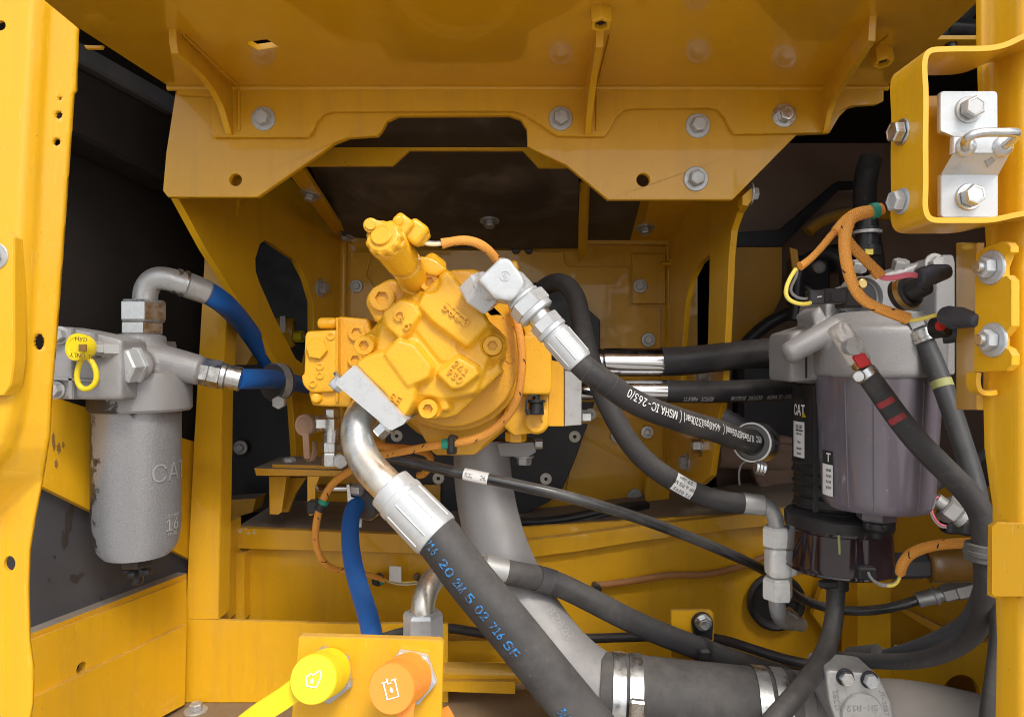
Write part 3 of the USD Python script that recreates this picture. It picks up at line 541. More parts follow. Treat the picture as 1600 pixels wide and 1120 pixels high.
s.add('hex_plug', lathe(P(461, 526, 1.40), (1, -.2, 0), [(0, .011), (.018, .011)], 6), 'yellow_cap')
s.add('plug_stem', lathe(P(470, 526, 1.40), (1, -.2, 0), [(0, .006), (.02, .006)], 12), 'zinc')

import shapely
from scipy.spatial import Delaunay
def sheet(poly, Yf, t=.004, holes=(), step=7):
    """A pressed sheet: outline and holes in pixels, its depth varying over the face, t thick."""
    g = Polygon(poly).buffer(0)
    for h in holes: g = g.difference(Point(h[0], h[1]).buffer(h[2], 10) if len(h) == 3 else Polygon(arc(h[0], h[1], h[2], 0, 360, 28, h[3])))
    g = g.segmentize(step); rings = [np.array(g.exterior.coords)[:-1]]+[np.array(r.coords)[:-1] for r in g.interiors]
    x0, y0, x1, y1 = g.bounds; gx, gy = np.meshgrid(np.arange(x0, x1, step*.7), np.arange(y0, y1, step)); gp = np.c_[gx.ravel(), gy.ravel()]; gi = g.buffer(-2.5)
    gp = gp[shapely.contains_xy(gi, gp[:, 0], gp[:, 1])]; p2 = np.vstack(rings+[gp]); tri = Delaunay(p2).simplices; cc = p2[tri].mean(1); tri = tri[shapely.contains_xy(g, cc[:, 0], cc[:, 1])]
    A = np.array([P(x, y, Yf(x, y)) for x, y in p2]); n = len(p2)
    n3 = np.cross(A[tri[:, 1]]-A[tri[:, 0]], A[tri[:, 2]]-A[tri[:, 0]])[:, 1]; tri = np.where((n3 > 0)[:, None], tri[:, ::-1], tri)
    B = A+np.array([0, t, 0]); fs, k = [tri, tri[:, ::-1]+n], 0
    for r in rings:
        m = len(r); i_ = k+np.arange(m); j_ = k+(np.arange(m)+1) % m; f = np.vstack([np.c_[i_, j_, n+j_], np.c_[i_, n+j_, n+i_]])
        s_ = np.sum(r[:, 0]*np.roll(r[:, 1], -1)-np.roll(r[:, 0], -1)*r[:, 1]); fs.append(f if (s_ > 0) == (k == 0) else f[:, ::-1]); k += m
    return T(np.vstack([A, B]), np.vstack(fs))
def sm(a, b, x): q = np.clip((x-a)/(b-a), 0, 1); return q*q*(3-2*q)
hx = lambda y: np.interp(y, [-60, 0, 100, 200, 350, 500, 600, 660, 700, 740, 800], [67, 64, 58, 52, 44, 36, 30, 21, 8, -20, -90])
s = Thing('door_post', 'near yellow door post down the left edge with drilled holes', 'post')
lp = [(-90, -60), (62, -60), (68, 0), (120, 43), (117, 140), (113, 146), (104, 270), (95, 400), (83, 560), (79, 600), (75, 680), (64, 750), (52, 810), (44, 860), (42, 920), (44, 1000), (50, 1045), (49, 1100), (44, 1130), (46, 1180), (-90, 1180)]
s.add('post_sheet', sheet(lp, lambda x, y: .50+.011*sm(-20, 20, x-hx(y))+.022*np.clip((x-hx(y)-8)/70, 0, 1.2), .003, [(1, 40, 8), (93, 154, 3), (91, 180, 6), (88, 222, 6), (60, 534, 8.5, 13), (15, 880, 9, 12)]), 'yellow_paint', 75)
s.add('hinge_plate', panel([(-60, 362), (13, 362), (22, 371), (22, 560), (17, 600), (6, 618), (-60, 618)], front(.494), .012, ch=.0012), 'yellow_paint')
s.bolt(P(-8, 400, .494), (0, -1, 0), .0055, mat='zinc')

# ------------------------------------------------------------------ right side
s = Thing('bay_wall', 'dark brown rear wall right of the bracket with black diagonal stay and yellow plate', 'panel')
s.add('wall_sheet', panel([(1120, 120), (1560, 120), (1560, 900), (1120, 900)], front(1.44), .01), 'brown_sheet')
s.add('diagonal_stay', panel([(1222, 358), (1310, 283), (1350, 283), (1350, 291), (1316, 292), (1232, 374), (1222, 385), (1140, 385), (1140, 364)], front(1.36), .03), 'black_paint')
s.add('base_plate', panel([(1140, 386), (1222, 386), (1222, 462), (1205, 497), (1160, 540), (1140, 562)], front(1.34), .01), 'yellow_dusty')
s.add('bent_duct', Tube([P(1262, 362, 1.33), P(1300, 338, 1.33), P(1350, 332, 1.33), P(1400, 336, 1.33)], .012, 14), 'yellow_dusty')
s.add('black_box', rbox(P(1262, 440, 1.30), (.06, .06, .09), r=.006), 'black_plastic')
s.add('black_box', rbox(P(1315, 405, 1.33), (.06, .05, .05), r=.006), 'black_plastic')
s.add('black_box', rbox(P(1205, 640, 1.36), (.14, .05, .18), r=.01), 'black_paint')
s.add('round_housing', lathe(P(1218, 726, 1.32), (0, -1, 0), [(0, .056), (.02, .056), (.024, .052), (.024, .044), (.018, .042), (.018, 0)], 40), 'brown_sheet', 30)
s.add('cross_pipe', Tube([P(1120, 712, 1.30), P(1200, 716, 1.31), P(1250, 720, 1.32)], .022, 18, smooth=False), 'brown_sheet')
s.add('rail', panel([(1112, 772), (1240, 772), (1240, 790), (1112, 790)], front(1.30), .03), 'yellow_dusty')
s.add('pipe', Tube([P(1360, 250, 1.1), P(1352, 285, 1.1), P(1352, 330, 1.12), P(1360, 380, 1.15), P(1366, 440, 1.2)], .017, 18), 'rubber_dusty')
s.add('round_lamp_end', lathe(P(1277, 418, 1.27), (0, -1, 0), [(0, .012), (.01, .012), (.013, .008)], 20), 'zinc_dull')
s = Thing('corner_frame', 'yellow lower right frame plates behind the hanging hoses', 'frame')
s.add('post', panel([(1340, 880), (1392, 880), (1392, 1068), (1340, 1068)], front(1.04), .05), 'yellow_paint')
s.add('sheet_panel', panel([(1310, 760), (1640, 760), (1640, 1140), (1310, 1140)], front(1.16), .008), 'yellow_dusty')
s.add('diagonal_strap', panel([(1395, 946), (1410, 948), (1555, 1020), (1555, 1042), (1440, 975)], front(1.08), .02), 'yellow_dusty')
s.add('hole_plate', panel([(1392, 1030), (1560, 1000), (1600, 1000), (1600, 1130), (1392, 1130)], front(1.05), .01, [arc(1502, 1088, 30, 180, 360, 16, 34)]), 'yellow_paint')
s.add('lug_plate', panel([(1290, 900), (1336, 905), (1336, 1003), (1300, 1003), (1270, 960)], front(1.10), .012), 'yellow_paint')
s.add('clip', rbox(P(1403, 1012, 1.0), (.010, .004, .008), r=.001), 'white_plastic')
s = Thing('hose_bracket_plate', 'small upright yellow plate holding a hose with a black clip bolt', 'bracket')
s.add('plate', panel([(1049, 953), (1111, 953), (1115, 958), (1115, 1060), (1049, 1060)], front(.93), .006, rnd=.002), 'yellow_paint')

s = Thing('door_post', 'near yellow door post down the right edge with notched bolted plate', 'post')
rp = [(1531, -60), (1532, 60), (1537, 200), (1548, 390), (1545, 480), (1543, 610), (1545, 700), (1553, 760), (1558, 792), (1558, 818), (1551, 822), (1549, 932), (1563, 937), (1565, 1000), (1562, 1180), (1720, 1180), (1720, -60)]
s.add('post_sheet', sheet(rp, lambda x, y: .545-.03*sm(1530, 1610, x), .005, [(1591, 920, 8, 13)]), 'yellow_paint', 50)
s.add('pad', panel([(1549, 822), (1556, 816), (1660, 820), (1660, 932), (1553, 932), (1549, 926)], through((1549, 822, .531), (1549, 930, .531), (1610, 822, .508)), .006), 'yellow_paint')
PN = through((1524, 400, .538), (1524, 580, .538), (1581, 400, .505))
s.add('notched_plate', panel([(1524, 397), (1540, 385), (1565, 377), (1575, 379), (1580, 385), (1580, 394), (1573, 399), (1566, 418), (1566, 432), (1573, 430), (1581, 438), (1581, 509), (1575, 517), (1566, 527), (1566, 540), (1576, 545), (1582, 555), (1581, 570), (1572, 579), (1521, 582)], PN, .006, ch=.001), 'yellow_paint')
SN = through((1490, 400, .64), (1490, 600, .64), (1524, 400, .554))
s.add('inner_flange', panel([(1494, 380), (1526, 380), (1526, 580), (1520, 583), (1520, 606), (1526, 614), (1526, 640), (1494, 640)], SN, .005), 'yellow_paint')
s.add('slot_rim', strip([P(1522, 582, .538), P(1521, 600, .538), P(1526, 611, .538), P(1538, 614, .538), P(1550, 612, .538)], .012, .0035, (0, 1, 0)), 'yellow_paint')
for x, y in ((1549, 418), (1552, 531)):
    p = hit(PN, x, y); s.bolt(p, PN[1], .0078, washer=1.65, h=.85, mat='zinc'); s.add('stud_end', lathe(p+unit(PN[1])*.008, PN[1], [(0, .0042), (.0045, .0042), (.005, .0036)], 16), 'zinc')

s = Thing('latch_bracket', 'yellow bent strip frame of the door latch, bolted at its left side', 'bracket')
c = [(1640, 74), (1600, 75), (1570, 77), (1545, 88), (1515, 95), (1470, 96), (1440, 97), (1426, 100), (1420, 110), (1420, 150), (1420, 230), (1420, 310), (1421, 340), (1427, 350), (1440, 353), (1480, 353), (1520, 352), (1550, 346), (1575, 342), (1600, 341), (1640, 341)]
s.add('strip_frame', strip([P(x, y, .517) for x, y in c], .042, .0038, (0, 1, 0)), 'yellow_paint', 40)
s.add('inner_plate', panel([(1424, 158), (1430, 150), (1560, 147), (1560, 342), (1424, 342)], front(.531), .004), 'yellow_paint')
for y in (206, 314):
    p = P(1420, y, .521)*[1, 1, 1]; p = np.array([P(1417, y, .517)[0]-.0005, .522, p[2]]); s.bolt(p, (-1, -.08, 0), .0078, washer=1.25, h=.85, mat='zinc')
s = Thing('latch_striker', 'white plated striker plate with bent rod loop and two bolts', 'striker')
s.add('pad', panel([(1469, 142), (1559, 142), (1559, 212), (1469, 208)], front(.513), .004, rnd=.003), 'zinc_light')
s.add('pad', panel([(1470, 270), (1560, 270), (1560, 340), (1470, 340)], front(.513), .004, rnd=.003), 'zinc_light')
m1 = through((1488, 213, .500), (1578, 213, .496), (1488, 252, .499))
s.add('bend', T([P(1471, 205, .5128), P(1559, 207, .5128), P(1580, 213, .498), P(1490, 213, .498), P(1471, 209, .516), P(1559, 211, .516), P(1580, 217, .501), P(1490, 217, .501)], [[0, 1, 2], [0, 2, 3], [4, 6, 5], [4, 7, 6], [0, 3, 7], [0, 7, 4], [1, 5, 6], [1, 6, 2]]), 'zinc_light', False)
s.add('bridge_plate', panel([(1490, 213), (1580, 213), (1578, 240), (1489, 240)], front(.498), .004), 'zinc_light')
s.add('bend', T([P(1489, 240, .4982), P(1578, 240, .4982), P(1560, 273, .5128), P(1470, 273, .5128), P(1489, 240, .502), P(1578, 240, .502), P(1560, 273, .5165), P(1470, 273, .5165)], [[0, 2, 1], [0, 3, 2], [4, 5, 6], [4, 6, 7], [0, 4, 7], [0, 7, 3], [1, 2, 6], [1, 6, 5]]), 'zinc_light', False)
s.add('loop_rod', Tube([P(1508, 228, .499), P(1508, 226, .487), P(1514, 214, .479), P(1532, 208, .478), P(1560, 207, .478), P(1578, 207, .479), P(1588, 210, .483), P(1578, 222, .490), P(1566, 228, .499)], .0031, 16), 'zinc', 60)
for x in (1508, 1566): s.add('weld', lathe(P(x, 229, .4985), (0, -1, 0), [(0, .0075), (.002, .007), (.004, .0045), (.0045, .003)], 20), 'zinc', 60)
for y in (172, 308): s.bolt(P(1513, y, .513), (0, -1, 0), .0078, washer=1.25, h=.9, mat='zinc')
s.add('stamp', panel([(1538, 252), (1551, 246), (1556, 252), (1543, 263)], through((1489, 240, .4977), (1578, 240, .4977), (1470, 273, .5123)), .0004), 'grey_ink')

# ------------------------------------------------------------------ the hydraulic pump
def dirpx(dx, dy, dY=0.): return unit((dx, dY, -dy))                     # a direction given as seen in the picture, plus depth
s = Thing('hydraulic_pump', 'bright yellow cast hydraulic pump with tilted cover, solenoid valve and side blocks', 'pump')
Yb = .84
s.add('pump_body', cast([cyl(P(716, 585, 1.31), P(716, 575, .86), .100, .088), cyl(P(716, 585, 1.31), P(716, 583, 1.22), .125), chunk([(640, 600), (676, 708), (742, 712), (758, 694), (830, 640), (830, 470), (700, 430), (600, 480)], .862, .93, 1.02)], .006, 4), 'yellow_cast', 40)
s.add('base_plate', panel([(630, 630), (675, 706), (682, 711), (738, 711), (746, 708), (757, 694), (800, 660), (760, 560), (660, 560)], front(.850), .02, ch=.002, rnd=.003), 'yellow_cast')
c0 = P(705, 560, .80)
s.add('round_flange', lathe(c0, (0, 1, 0), [(0, .02), (0, .0755), (.001, .077), (.011, .0775), (.0118, .0765), (.0142, .0765), (.015, .0785), (.015, .0822), (.017, .0838), (.05, .0838)], 80), 'yellow_cast', 30)
for x, y in ((797, 560), (709, 651)): s.add('small_screw', socket(P(x, y, .80), (0, -1, 0), R(7, .8), .0012, .6, depth=.8), 'yellow_cast', 25)
body = [(652, 431), (660, 426), (686, 409), (703, 424), (708, 430), (757, 488), (765, 503), (780, 514), (791, 527), (793, 540), (790, 556), (781, 567), (787, 581), (752, 614), (712, 651), (693, 657), (670, 656), (652, 642), (634, 654), (600, 612), (552, 569), (574, 553), (561, 546), (557, 534), (566, 524), (608, 475), (640, 442)]
SCR = ((672, 442), (571, 540), (770, 540), (670, 638))
import shapely
PLAT = [([(655, 478), (668, 452), (699, 424), (708, 430), (757, 489), (770, 503), (731, 543), (700, 520), (676, 502)], .028, 11),
        ([(640, 470), (700, 430), (768, 505), (762, 560), (742, 612), (690, 622), (640, 612), (586, 556), (598, 502)], .0165, 14),
        ([(600, 489), (628, 468), (648, 474), (660, 492), (640, 522), (628, 530), (606, 512)], .027, 10),
        ([(640, 500), (664, 488), (712, 536), (716, 560), (690, 566), (655, 522)], .019, 12),
        ([(603, 553), (624, 531), (650, 538), (677, 572), (672, 590), (640, 604)], .0295, 12),
        ([(683, 584), (717, 556), (745, 572), (750, 585), (722, 606), (708, 608)], .028, 9),
        ([(556, 567), (577, 554), (600, 549), (652, 598), (650, 625), (634, 653)], .026, 9),
        ([(650, 606), (690, 610), (704, 640), (664, 644)], .013, 9), ([(740, 600), (785, 560), (788, 580), (752, 612)], .010, 8), ([(740, 520), (762, 520), (752, 580), (720, 560)], .016, 12)]
def cover_depth(x, y):
    pt = shapely.points(x, y); h = np.zeros(len(x))
    for poly, hh, w in PLAT:
        g = Polygon(poly).buffer(-5).buffer(4); dd = shapely.distance(pt, g); q = hh*(1-sm(0, w-1, dd)); h = np.maximum(h, q)+.25*np.minimum(h, q)*(q > 0)*(h > 0)*0
    for sx_, sy_ in SCR: h = np.maximum(h, .012*(1-sm(18, 24, np.hypot(x-sx_, y-sy_))))
    for sx_, sy_ in SCR: rr_ = np.hypot(x-sx_, y-sy_); h = h-.005*(1-sm(16.5, 18.0, rr_))
    edge = shapely.distance(pt, BG.exterior); h -= .0045*(1-np.minimum(1, edge/6))**2
    return .757-h
BG = Polygon(body).buffer(-4).buffer(8).buffer(-4).segmentize(4.0)
from scipy.spatial import Delaunay
bd = np.array(BG.exterior.coords)[:-1]; gx, gy = np.meshgrid(np.arange(548, 800, 1.9), np.arange(402, 662, 1.9)); gp = np.c_[gx.ravel(), gy.ravel()]
gp = gp[shapely.contains_xy(BG.buffer(-1.2), gp[:, 0], gp[:, 1])]; p2 = np.vstack([bd, gp]); tri = Delaunay(p2).simplices
cc = p2[tri].mean(1); tri = tri[shapely.contains_xy(BG, cc[:, 0], cc[:, 1])]
cv = np.c_[(p2[:, 0]-CX)/F*.742, cover_depth(p2[:, 0], p2[:, 1]), H+(CY-p2[:, 1])/F*.742]; nb = len(bd); ib = np.arange(nb); jb = (ib+1) % nb
cv[nb:] = np.vstack([cv[:nb], relax(cv, tri, 3)[nb:]])[nb:]
n3 = np.cross(cv[tri[:, 1]]-cv[tri[:, 0]], cv[tri[:, 2]]-cv[tri[:, 0]])[:, 1]; tri = np.where((n3 > 0)[:, None], tri[:, ::-1], tri)
bk = cv[:nb].copy(); bk[:, 1] = .803; sgn = np.array([[0, 0]]); k = len(cv); side = np.vstack([np.c_[ib, jb, k+jb], np.c_[ib, k+jb, k+ib]])
if np.cross(np.append(bd[1]-bd[0], 0), np.append(bd[2]-bd[1], 0))[2] > 0: side = side[:, ::-1]
cov = T(np.vstack([cv, bk]), np.vstack([tri, side]))
s.add('cover', cov, 'yellow_cast', 50)
for x, y in SCR:
    s.add('cap_screw', socket(P(x, y, .7505), (0, -1, 0), R(15.3, .745), .0095, .52, depth=.55), 'yellow_cast', 25)
tx, tn = dirpx(.78, .62), (0, -1, 0)
s.add('cast_number', text('5030', .0095, P(713, 491, .7272)+np.array([0, .0012, 0]), tx, tn, .0022), 'yellow_cast', False)
s.add('cast_frame', cat(*[panel(q, front(.7267), .003, ch=.0003) for q in ([(698, 474), (702, 470), (732, 496), (728, 500)], [(695, 479), (698, 474), (728, 503), (724, 508)])]), 'yellow_cast', False)
s.add('cast_number', text('241', .0072, P(720, 574, .7279)+np.array([0, .0012, 0]), tx, tn, .0022), 'yellow_cast', False)
s.add('cast_number', text('930', .0072, P(711, 587, .7279)+np.array([0, .0012, 0]), tx, tn, .0022), 'yellow_cast', False)
s.add('cast_mark', cat(text('G', .011, P(624, 493, .7275)+np.array([0, .0012, 0]), dirpx(.7, .7), tn, .0022), text('-6', .010, P(633, 504, .7275)+np.array([0, .0012, 0]), dirpx(.7, .7), tn, .0022)), 'yellow_cast', False)
s.add('cast_mark', text('SE', .008, P(618, 622, .7298)+np.array([0, .0012, 0]), dirpx(.85, .5), tn, .0022), 'yellow_cast', False)
s.add('paint_mark', cat(*[panel([(722, 466), (727, 462), (733, 457), (734, 459), (728, 465), (723, 468)], front(.746), .002, ch=.0002)]), 'white_ink', False)
# upper left ear and plug
s.add('ear', cast([chunk([(569, 472), (576, 455), (600, 438), (614, 434), (630, 447), (648, 470), (626, 505), (586, 504)], .80, .88, 1.02), chunk([(590, 500), (640, 460), (660, 490), (600, 560)], .79, .86, 1.05)], .004, 5), 'yellow_cast', 40)
s.add('plug', socket(P(598, 466, .80), (0, -1, 0), R(20, .80), .006, .52, depth=.8), 'yellow_cast', 25)
s.add('block', cast([chunk([(699, 421), (742, 419), (775, 440), (815, 500), (790, 520), (740, 500), (700, 450)], .80, .88, 1.0), chunk([(795, 405), (809, 407), (812, 425), (800, 432)], .80, .84, 1.0)], .004, 4), 'yellow_cast', 40)
# solenoid valve on the top corner
a0, a1 = P(597, 368, .668), P(652, 436, .760); ax = unit(a1-a0)
kn = [cyl(a0, a0+ax*.004, .0158), cyl(a0+ax*.003, a0+ax*.010, .0172)]
u, v, _ = basis(ax)
for k in range(11):
    d = u*math.cos(k*2*math.pi/11)+v*math.sin(k*2*math.pi/11); kn.append(cyl(a0+ax*.002+d*.0152, a0+ax*.011+d*.0165, .0032, .0032, 12))
s.add('solenoid_cap', cast(kn, .0016, 5), 'yellow_cap' if False else 'yellow_cast', 45)
s.add('solenoid_button', lathe(a0+ax*.002, -ax, [(0, .0108), (.0042, .0106), (.005, .0098), (.0052, .0085), (.0047, .0082)], 36), 'yellow_cast', 30)
s.add('solenoid_body', lathe(a0+ax*.009, ax, [(0, .0158), (.001, .0188), (.006, .0190), (.007, .0178), (.042, .0178), (.043, .0150), (.052, .0150), (.053, .0172), (.10, .0172)], 44), 'yellow_cast', 30)
s.add('solenoid_tab', cast([cyl(P(579, 352, .668), P(580, 353, .674), R(12, .67)), chunk([(580, 342), (600, 346), (600, 380), (578, 362)], .670, .676, 1.0)], .002, 4), 'yellow_cast', 45)
s.add('tab_disc', lathe(P(579, 351, .6678), (0, -1, 0), [(0, R(8.5, .667)), (.0015, R(8, .667))], 24), 'yellow_cast', 30)
kx = dirpx(.80, .60); ky = dirpx(-.6, .8)
s.add('plug_connector', cast([tomani(rbox(P(630, 353, .69), (.019, .022, .018), (kx, (0, 1, 0), ky), .002)), tomani(rbox(P(650, 364, .695), (.020, .020, .023), (kx, (0, 1, 0), ky), .003)), cyl(P(622, 345, .676), P(622, 345, .69), .005), tomani(rbox(P(660, 371, .70), (.012, .014, .015), (kx, (0, 1, 0), ky), .002))], .0018, 4), 'yellow_cast', 45)
s.add('valve_neck', cast([chunk([(612, 424), (640, 400), (690, 406), (700, 432), (660, 470), (628, 456)], .752, .80, 1.0), chunk([(650, 400), (676, 402), (698, 420), (684, 432), (664, 428)], .735, .78, 1.05), cyl(P(668, 404, .745), P(690, 420, .76), .009)], .003, 5), 'yellow_cast', 45)
# left valve block
s.add('valve_block', cast([prism([(476, 522), (480, 517), (526, 515), (526, 612), (486, 614), (472, 602), (470, 586), (475, 584)], .80, .86), prism([(526, 496), (530, 494), (576, 498), (590, 560), (590, 604), (548, 634), (527, 630)], .812, .88),
      prism([(482, 611), (550, 606), (550, 637), (488, 634)], .806, .87), cyl(P(497, 505, .82), P(527, 505, .82), .0065), cyl(P(494, 622, .80), P(494, 622, .86), .006)], .003, 4), 'yellow_cast', 40)
s.add('hex_plug', lathe(P(496, 545, .80), (0, -1, 0), [(0, R(17, .8)), (.004, R(17, .8)), (.005, R(15.5, .8))], 6, 20), 'yellow_cast', 25)
for x, y in ((517, 525), (500, 572), (500, 586), (489, 599)): s.add('torx_screw', socket(P(x, y, .80), (0, -1, 0), R(6.3, .8), .0016, .55, depth=.7), 'yellow_cast', 25)
for x, y, r in ((558, 520, 13.5), (556, 562, 12)): s.add('plug', socket(P(x, y, .812), (0, -1, 0), R(r, .81), .004, .6, depth=.8), 'yellow_cast', 25)
s.add('joint_rib', panel([(525, 496), (528, 496), (528, 628), (525, 628)], front(.799), .02), 'yellow_cast')
# right block and outlet
s.add('outlet_block', cast([prism([(822, 522), (862, 527), (863, 612), (858, 617), (815, 617), (815, 530)], .815, .88), prism([(800, 612), (857, 612), (858, 660), (848, 676), (800, 680), (780, 660)], .835, .89), chunk([(825, 486), (842, 520), (824, 530), (812, 500)], .82, .87, 1.0), cyl(P(838, 658, .832), P(838, 658, .87), .0155)], .003, 4), 'yellow_cast', 40)
s.add('plug', socket(P(838, 658, .8325), (0, -1, 0), R(17, .83), .004, .6, depth=.8), 'yellow_cast', 25)
s.add('outlet_plate', panel([(860, 562), (881, 567), (881, 666), (856, 666)], front(.858), .06), 'yellow_cast')
s.add('outlet_flange', panel([(882, 579), (909, 582), (909, 664), (882, 666)], front(.862), .06, ch=.0015), 'zinc_dull')
s.add('hex_bolt', hexnut(P(909, 651, .875), (1, 0, 0), .012, .0085), 'zinc', 25)
s.add('hex_plug', hexnut(P(806, 674, .86), (0, 0, -1), .012, .013), 'yellow_cast', 25)
# steel adaptor on the lower left port
s.add('adaptor_plate', totri(chunk([(552.5, 571), (635, 656.5), (630, 663), (612.5, 672), (608, 671), (525, 601), (524, 597)], .716, .795, 1.0).refine_to_length(.02)), 'zinc_light', 20)
for x, y in ((535, 593, ), (604, 665)):
    d = dirpx(-.72, .69); p = P(x, y, .735); s.add('hex_bolt', hexnut(p, d, .013, .0085, 15), 'zinc', 25); s.add('washer', lathe(p-d*.001, d, [(0, .0115), (.0025, .0115)], 24), 'zinc', 25, None, len(s.parts)-1)

s = Thing('pump_clip', 'black plastic cable clip standing on the right side of the pump', 'clip')
s.add('foot', panel([(820, 640), (850, 642), (850, 648), (822, 648)], front(.815), .012), 'black_plastic')
s.add('post', lathe(P(838, 645, .82), (0, 0, 1), [(0, .009), (.012, .0085), (.013, .011), (.015, .011), (.016, .004), (.021, .004)], 20), 'black_plastic', 30)
s.add('strap', strip([P(824, 646, .815), P(822, 632, .813), P(826, 621, .813), P(838, 618, .815)], .008, .002, (0, 1, 0)), 'black_plastic')

# ------------------------------------------------------------------ pump elbow, hose with printing
def along(p, d, *st):       # a stack of turned shapes along one axis: (start mm, [(mm, r mm)...], sides)
    return [lathe(p+d*a/1000, d, [(q/1000, r/1000) for q, r in pr], n) for a, pr, n in st]
s = Thing('printed_pressure_hose', 'black pressure hose with white printing from the pump elbow to a clamp', 'hose')
d = unit(P(900, 560, .690)-P(818, 466, .700)); e0 = P(818, 466, .700)
s.add('forged_elbow', cast([chunk([(745, 437), (783, 401), (796, 404), (820, 436), (818, 450), (798, 471), (786, 455), (774, 467)], .682, .735, 1.0), cyl(P(770, 440, .708), P(752, 458, .712), .016), cyl(P(795, 440, .705), e0, .0165)], .0024, 5), 'zinc_light', 40)
s.add('elbow_mark', cat(lathe(P(789, 431, .6823), (0, -1, 0), [(0, .0052), (.0009, .0052), (.0009, .0043), (0, .0043)], 28, caps=False), text('S', .0055, P(789, 431, .6823), dirpx(.9, -.3), (0, -1, 0), .0009, True)), 'zinc_light', False)
n0 = P(766, 443, .712); nd = unit(P(742, 468, .722)-n0)
s.add('port_nut', hexnut(n0+nd*.003, nd, .022, .0215, 10), 'zinc_light', 25)
q = along(e0, d, (-2, [(0, 16.5), (1, 17.5), (3, 17.5), (4, 16)], 40), (2, [(0, 19.3), (1.5, 21), (13, 21), (14.5, 19)], 6), (16, [(0, 19), (5, 19), (6, 17.5)], 40), (22, [(0, 12.5), (7, 12.5)], 32), (28.5, [(0, 14.6), (1, 16), (11, 16), (12, 14.6)], 6), (40, [(0, 15.2), (1, 16.2), (5, 16.2), (6, 14), (8, 14)], 40))
for nm, m in zip(('collar', 'swivel_nut', 'collar', 'stem', 'hex_collar', 'ring'), q): s.add(nm, m, 'zinc_light' if nm != 'stem' else 'zinc', 28)
fr = lathe(e0+d*.047, d, [(0, .0135), (.0015, .0150), (.036, .0146), (.038, .0135)], 48); fv = np.array(fr.vertices)
for k in range(48): 
    if k % 6 == 0: fv[k::48][:4] -= 0
s.add('ferrule', fr, 'zinc_light', 30)
u, v, _ = basis(d)
for k in range(8):
    w = u*math.cos(k*math.pi/4+.2)+v*math.sin(k*math.pi/4+.2); s.add('crimp_ridge', Tube([e0+d*.051+w*.0147, e0+d*.081+w*.0144], .0009, 8, smooth=False), 'zinc_light', True)
hp = [e0+d*.083, P(922, 581, .690), P(945, 597, .693), P(975, 618, .70), P(1008, 636, .71), P(1045, 650, .73), P(1082, 662, .76), P(1120, 673, .795), P(1150, 684, .83), P(1173, 689, .86), P(1186, 692, .91), P(1190, 694, .98)]
hose1 = Tube(hp, [.0122, .0124, .0124, .0126, .013, .0138, .0142, .0142], 28); s.add('hose', hose1, 'rubber', True)
ph = lambda tb, x, dv=(0, -1, .25): tb.turn_to(x, unit(dv))
sx = lambda tb, px: float(np.interp(px, CX+F*tb.ps[:, 0]/tb.ps[:, 1], tb.s))
def fit(th, tb, tt, pa, pb, h, mat, dv, flip=False, bold=True, key=None, name='printing', off=0):
    key = key or (lambda w: sx(tb, w)); a, b = key(pa), key(pb); m = meshkit.text_mesh(tt, h, .0004, bold); v = np.array(m.vertices); v[:, 0] = (v[:, 0]-v[:, 0].min())/(np.ptp(v[:, 0]))*abs(b-a); v[:, 1] -= h/2
    th.add(name, tb.wrap(T(v, m.faces), a, ph(tb, a, dv)+off, flip), mat, False)
for tt, pa, pb, h in (('MSHA IC-263/0', 1042, 970, .0082), ('4640psi(320bar) |', 1108, 1048, .0080), ('0.75inch(19.05mm) |', 1160, 1114, .0076), ('K1C', 1171, 1164, .0074)):
    fit(s, hose1, tt, pa, pb, h, 'white_ink', (0, -1, .22), True, bold=False)
for a in (918, 938, 952):
    x = sx(hose1, a); s.add('wrap_band', hose1.ring(x, .0012, .0128, 28, .0003), 'rubber_dusty', True)
s = Thing('hose_clamp', 'round steel clamp with rubber cushion holding the printed hose', 'clamp')
p, t = P(1180, 691, .872), unit((.64, .76, -.10))
s.add('cushion', lathe(p-t*.012, t, [(.004, .0142), (0, .016), (.001, .0215), (.003, .0226), (.034, .0226), (.036, .021)], 44), 'grey_plastic', 35)
s.add('steel_band', lathe(p-t*.0115, t, [(0, .0228), (0, .0242), (.030, .0242), (.030, .0228)], 48, caps=False), 'zinc', 35)
s.add('band_rim', lathe(p-t*.0125, t, [(0, .0222), (-.0004, .0232), (0, .0242), (.0016, .0246)], 48, caps=False), 'zinc_pale', 35)
for k in range(3): s.add('screw_ear', lathe(P(1181, 722, .845)+np.array([.004*k, .002, -.006-.001*k]), (1, 0, -.2), [(0, .007), (.0025, .008), (.004, .007)], 20), 'zinc', 35)
s.add('wire', Tube([P(1192, 722, .86), P(1165, 720, .87), P(1156, 732, .88), P(1156, 757, .89)], .0013, 8), 'grey_wire')
s = Thing('corrugated_conduit', 'short grey corrugated conduit behind the printed hose end', 'conduit')
s.add('corrugated_conduit', Tube([P(1128, 652, .93), P(1145, 660, .925), P(1163, 672, .92), P(1180, 690, .92)], [.012+.0016*(k % 2) for k in range(40)], 20), 'grey_sheet')

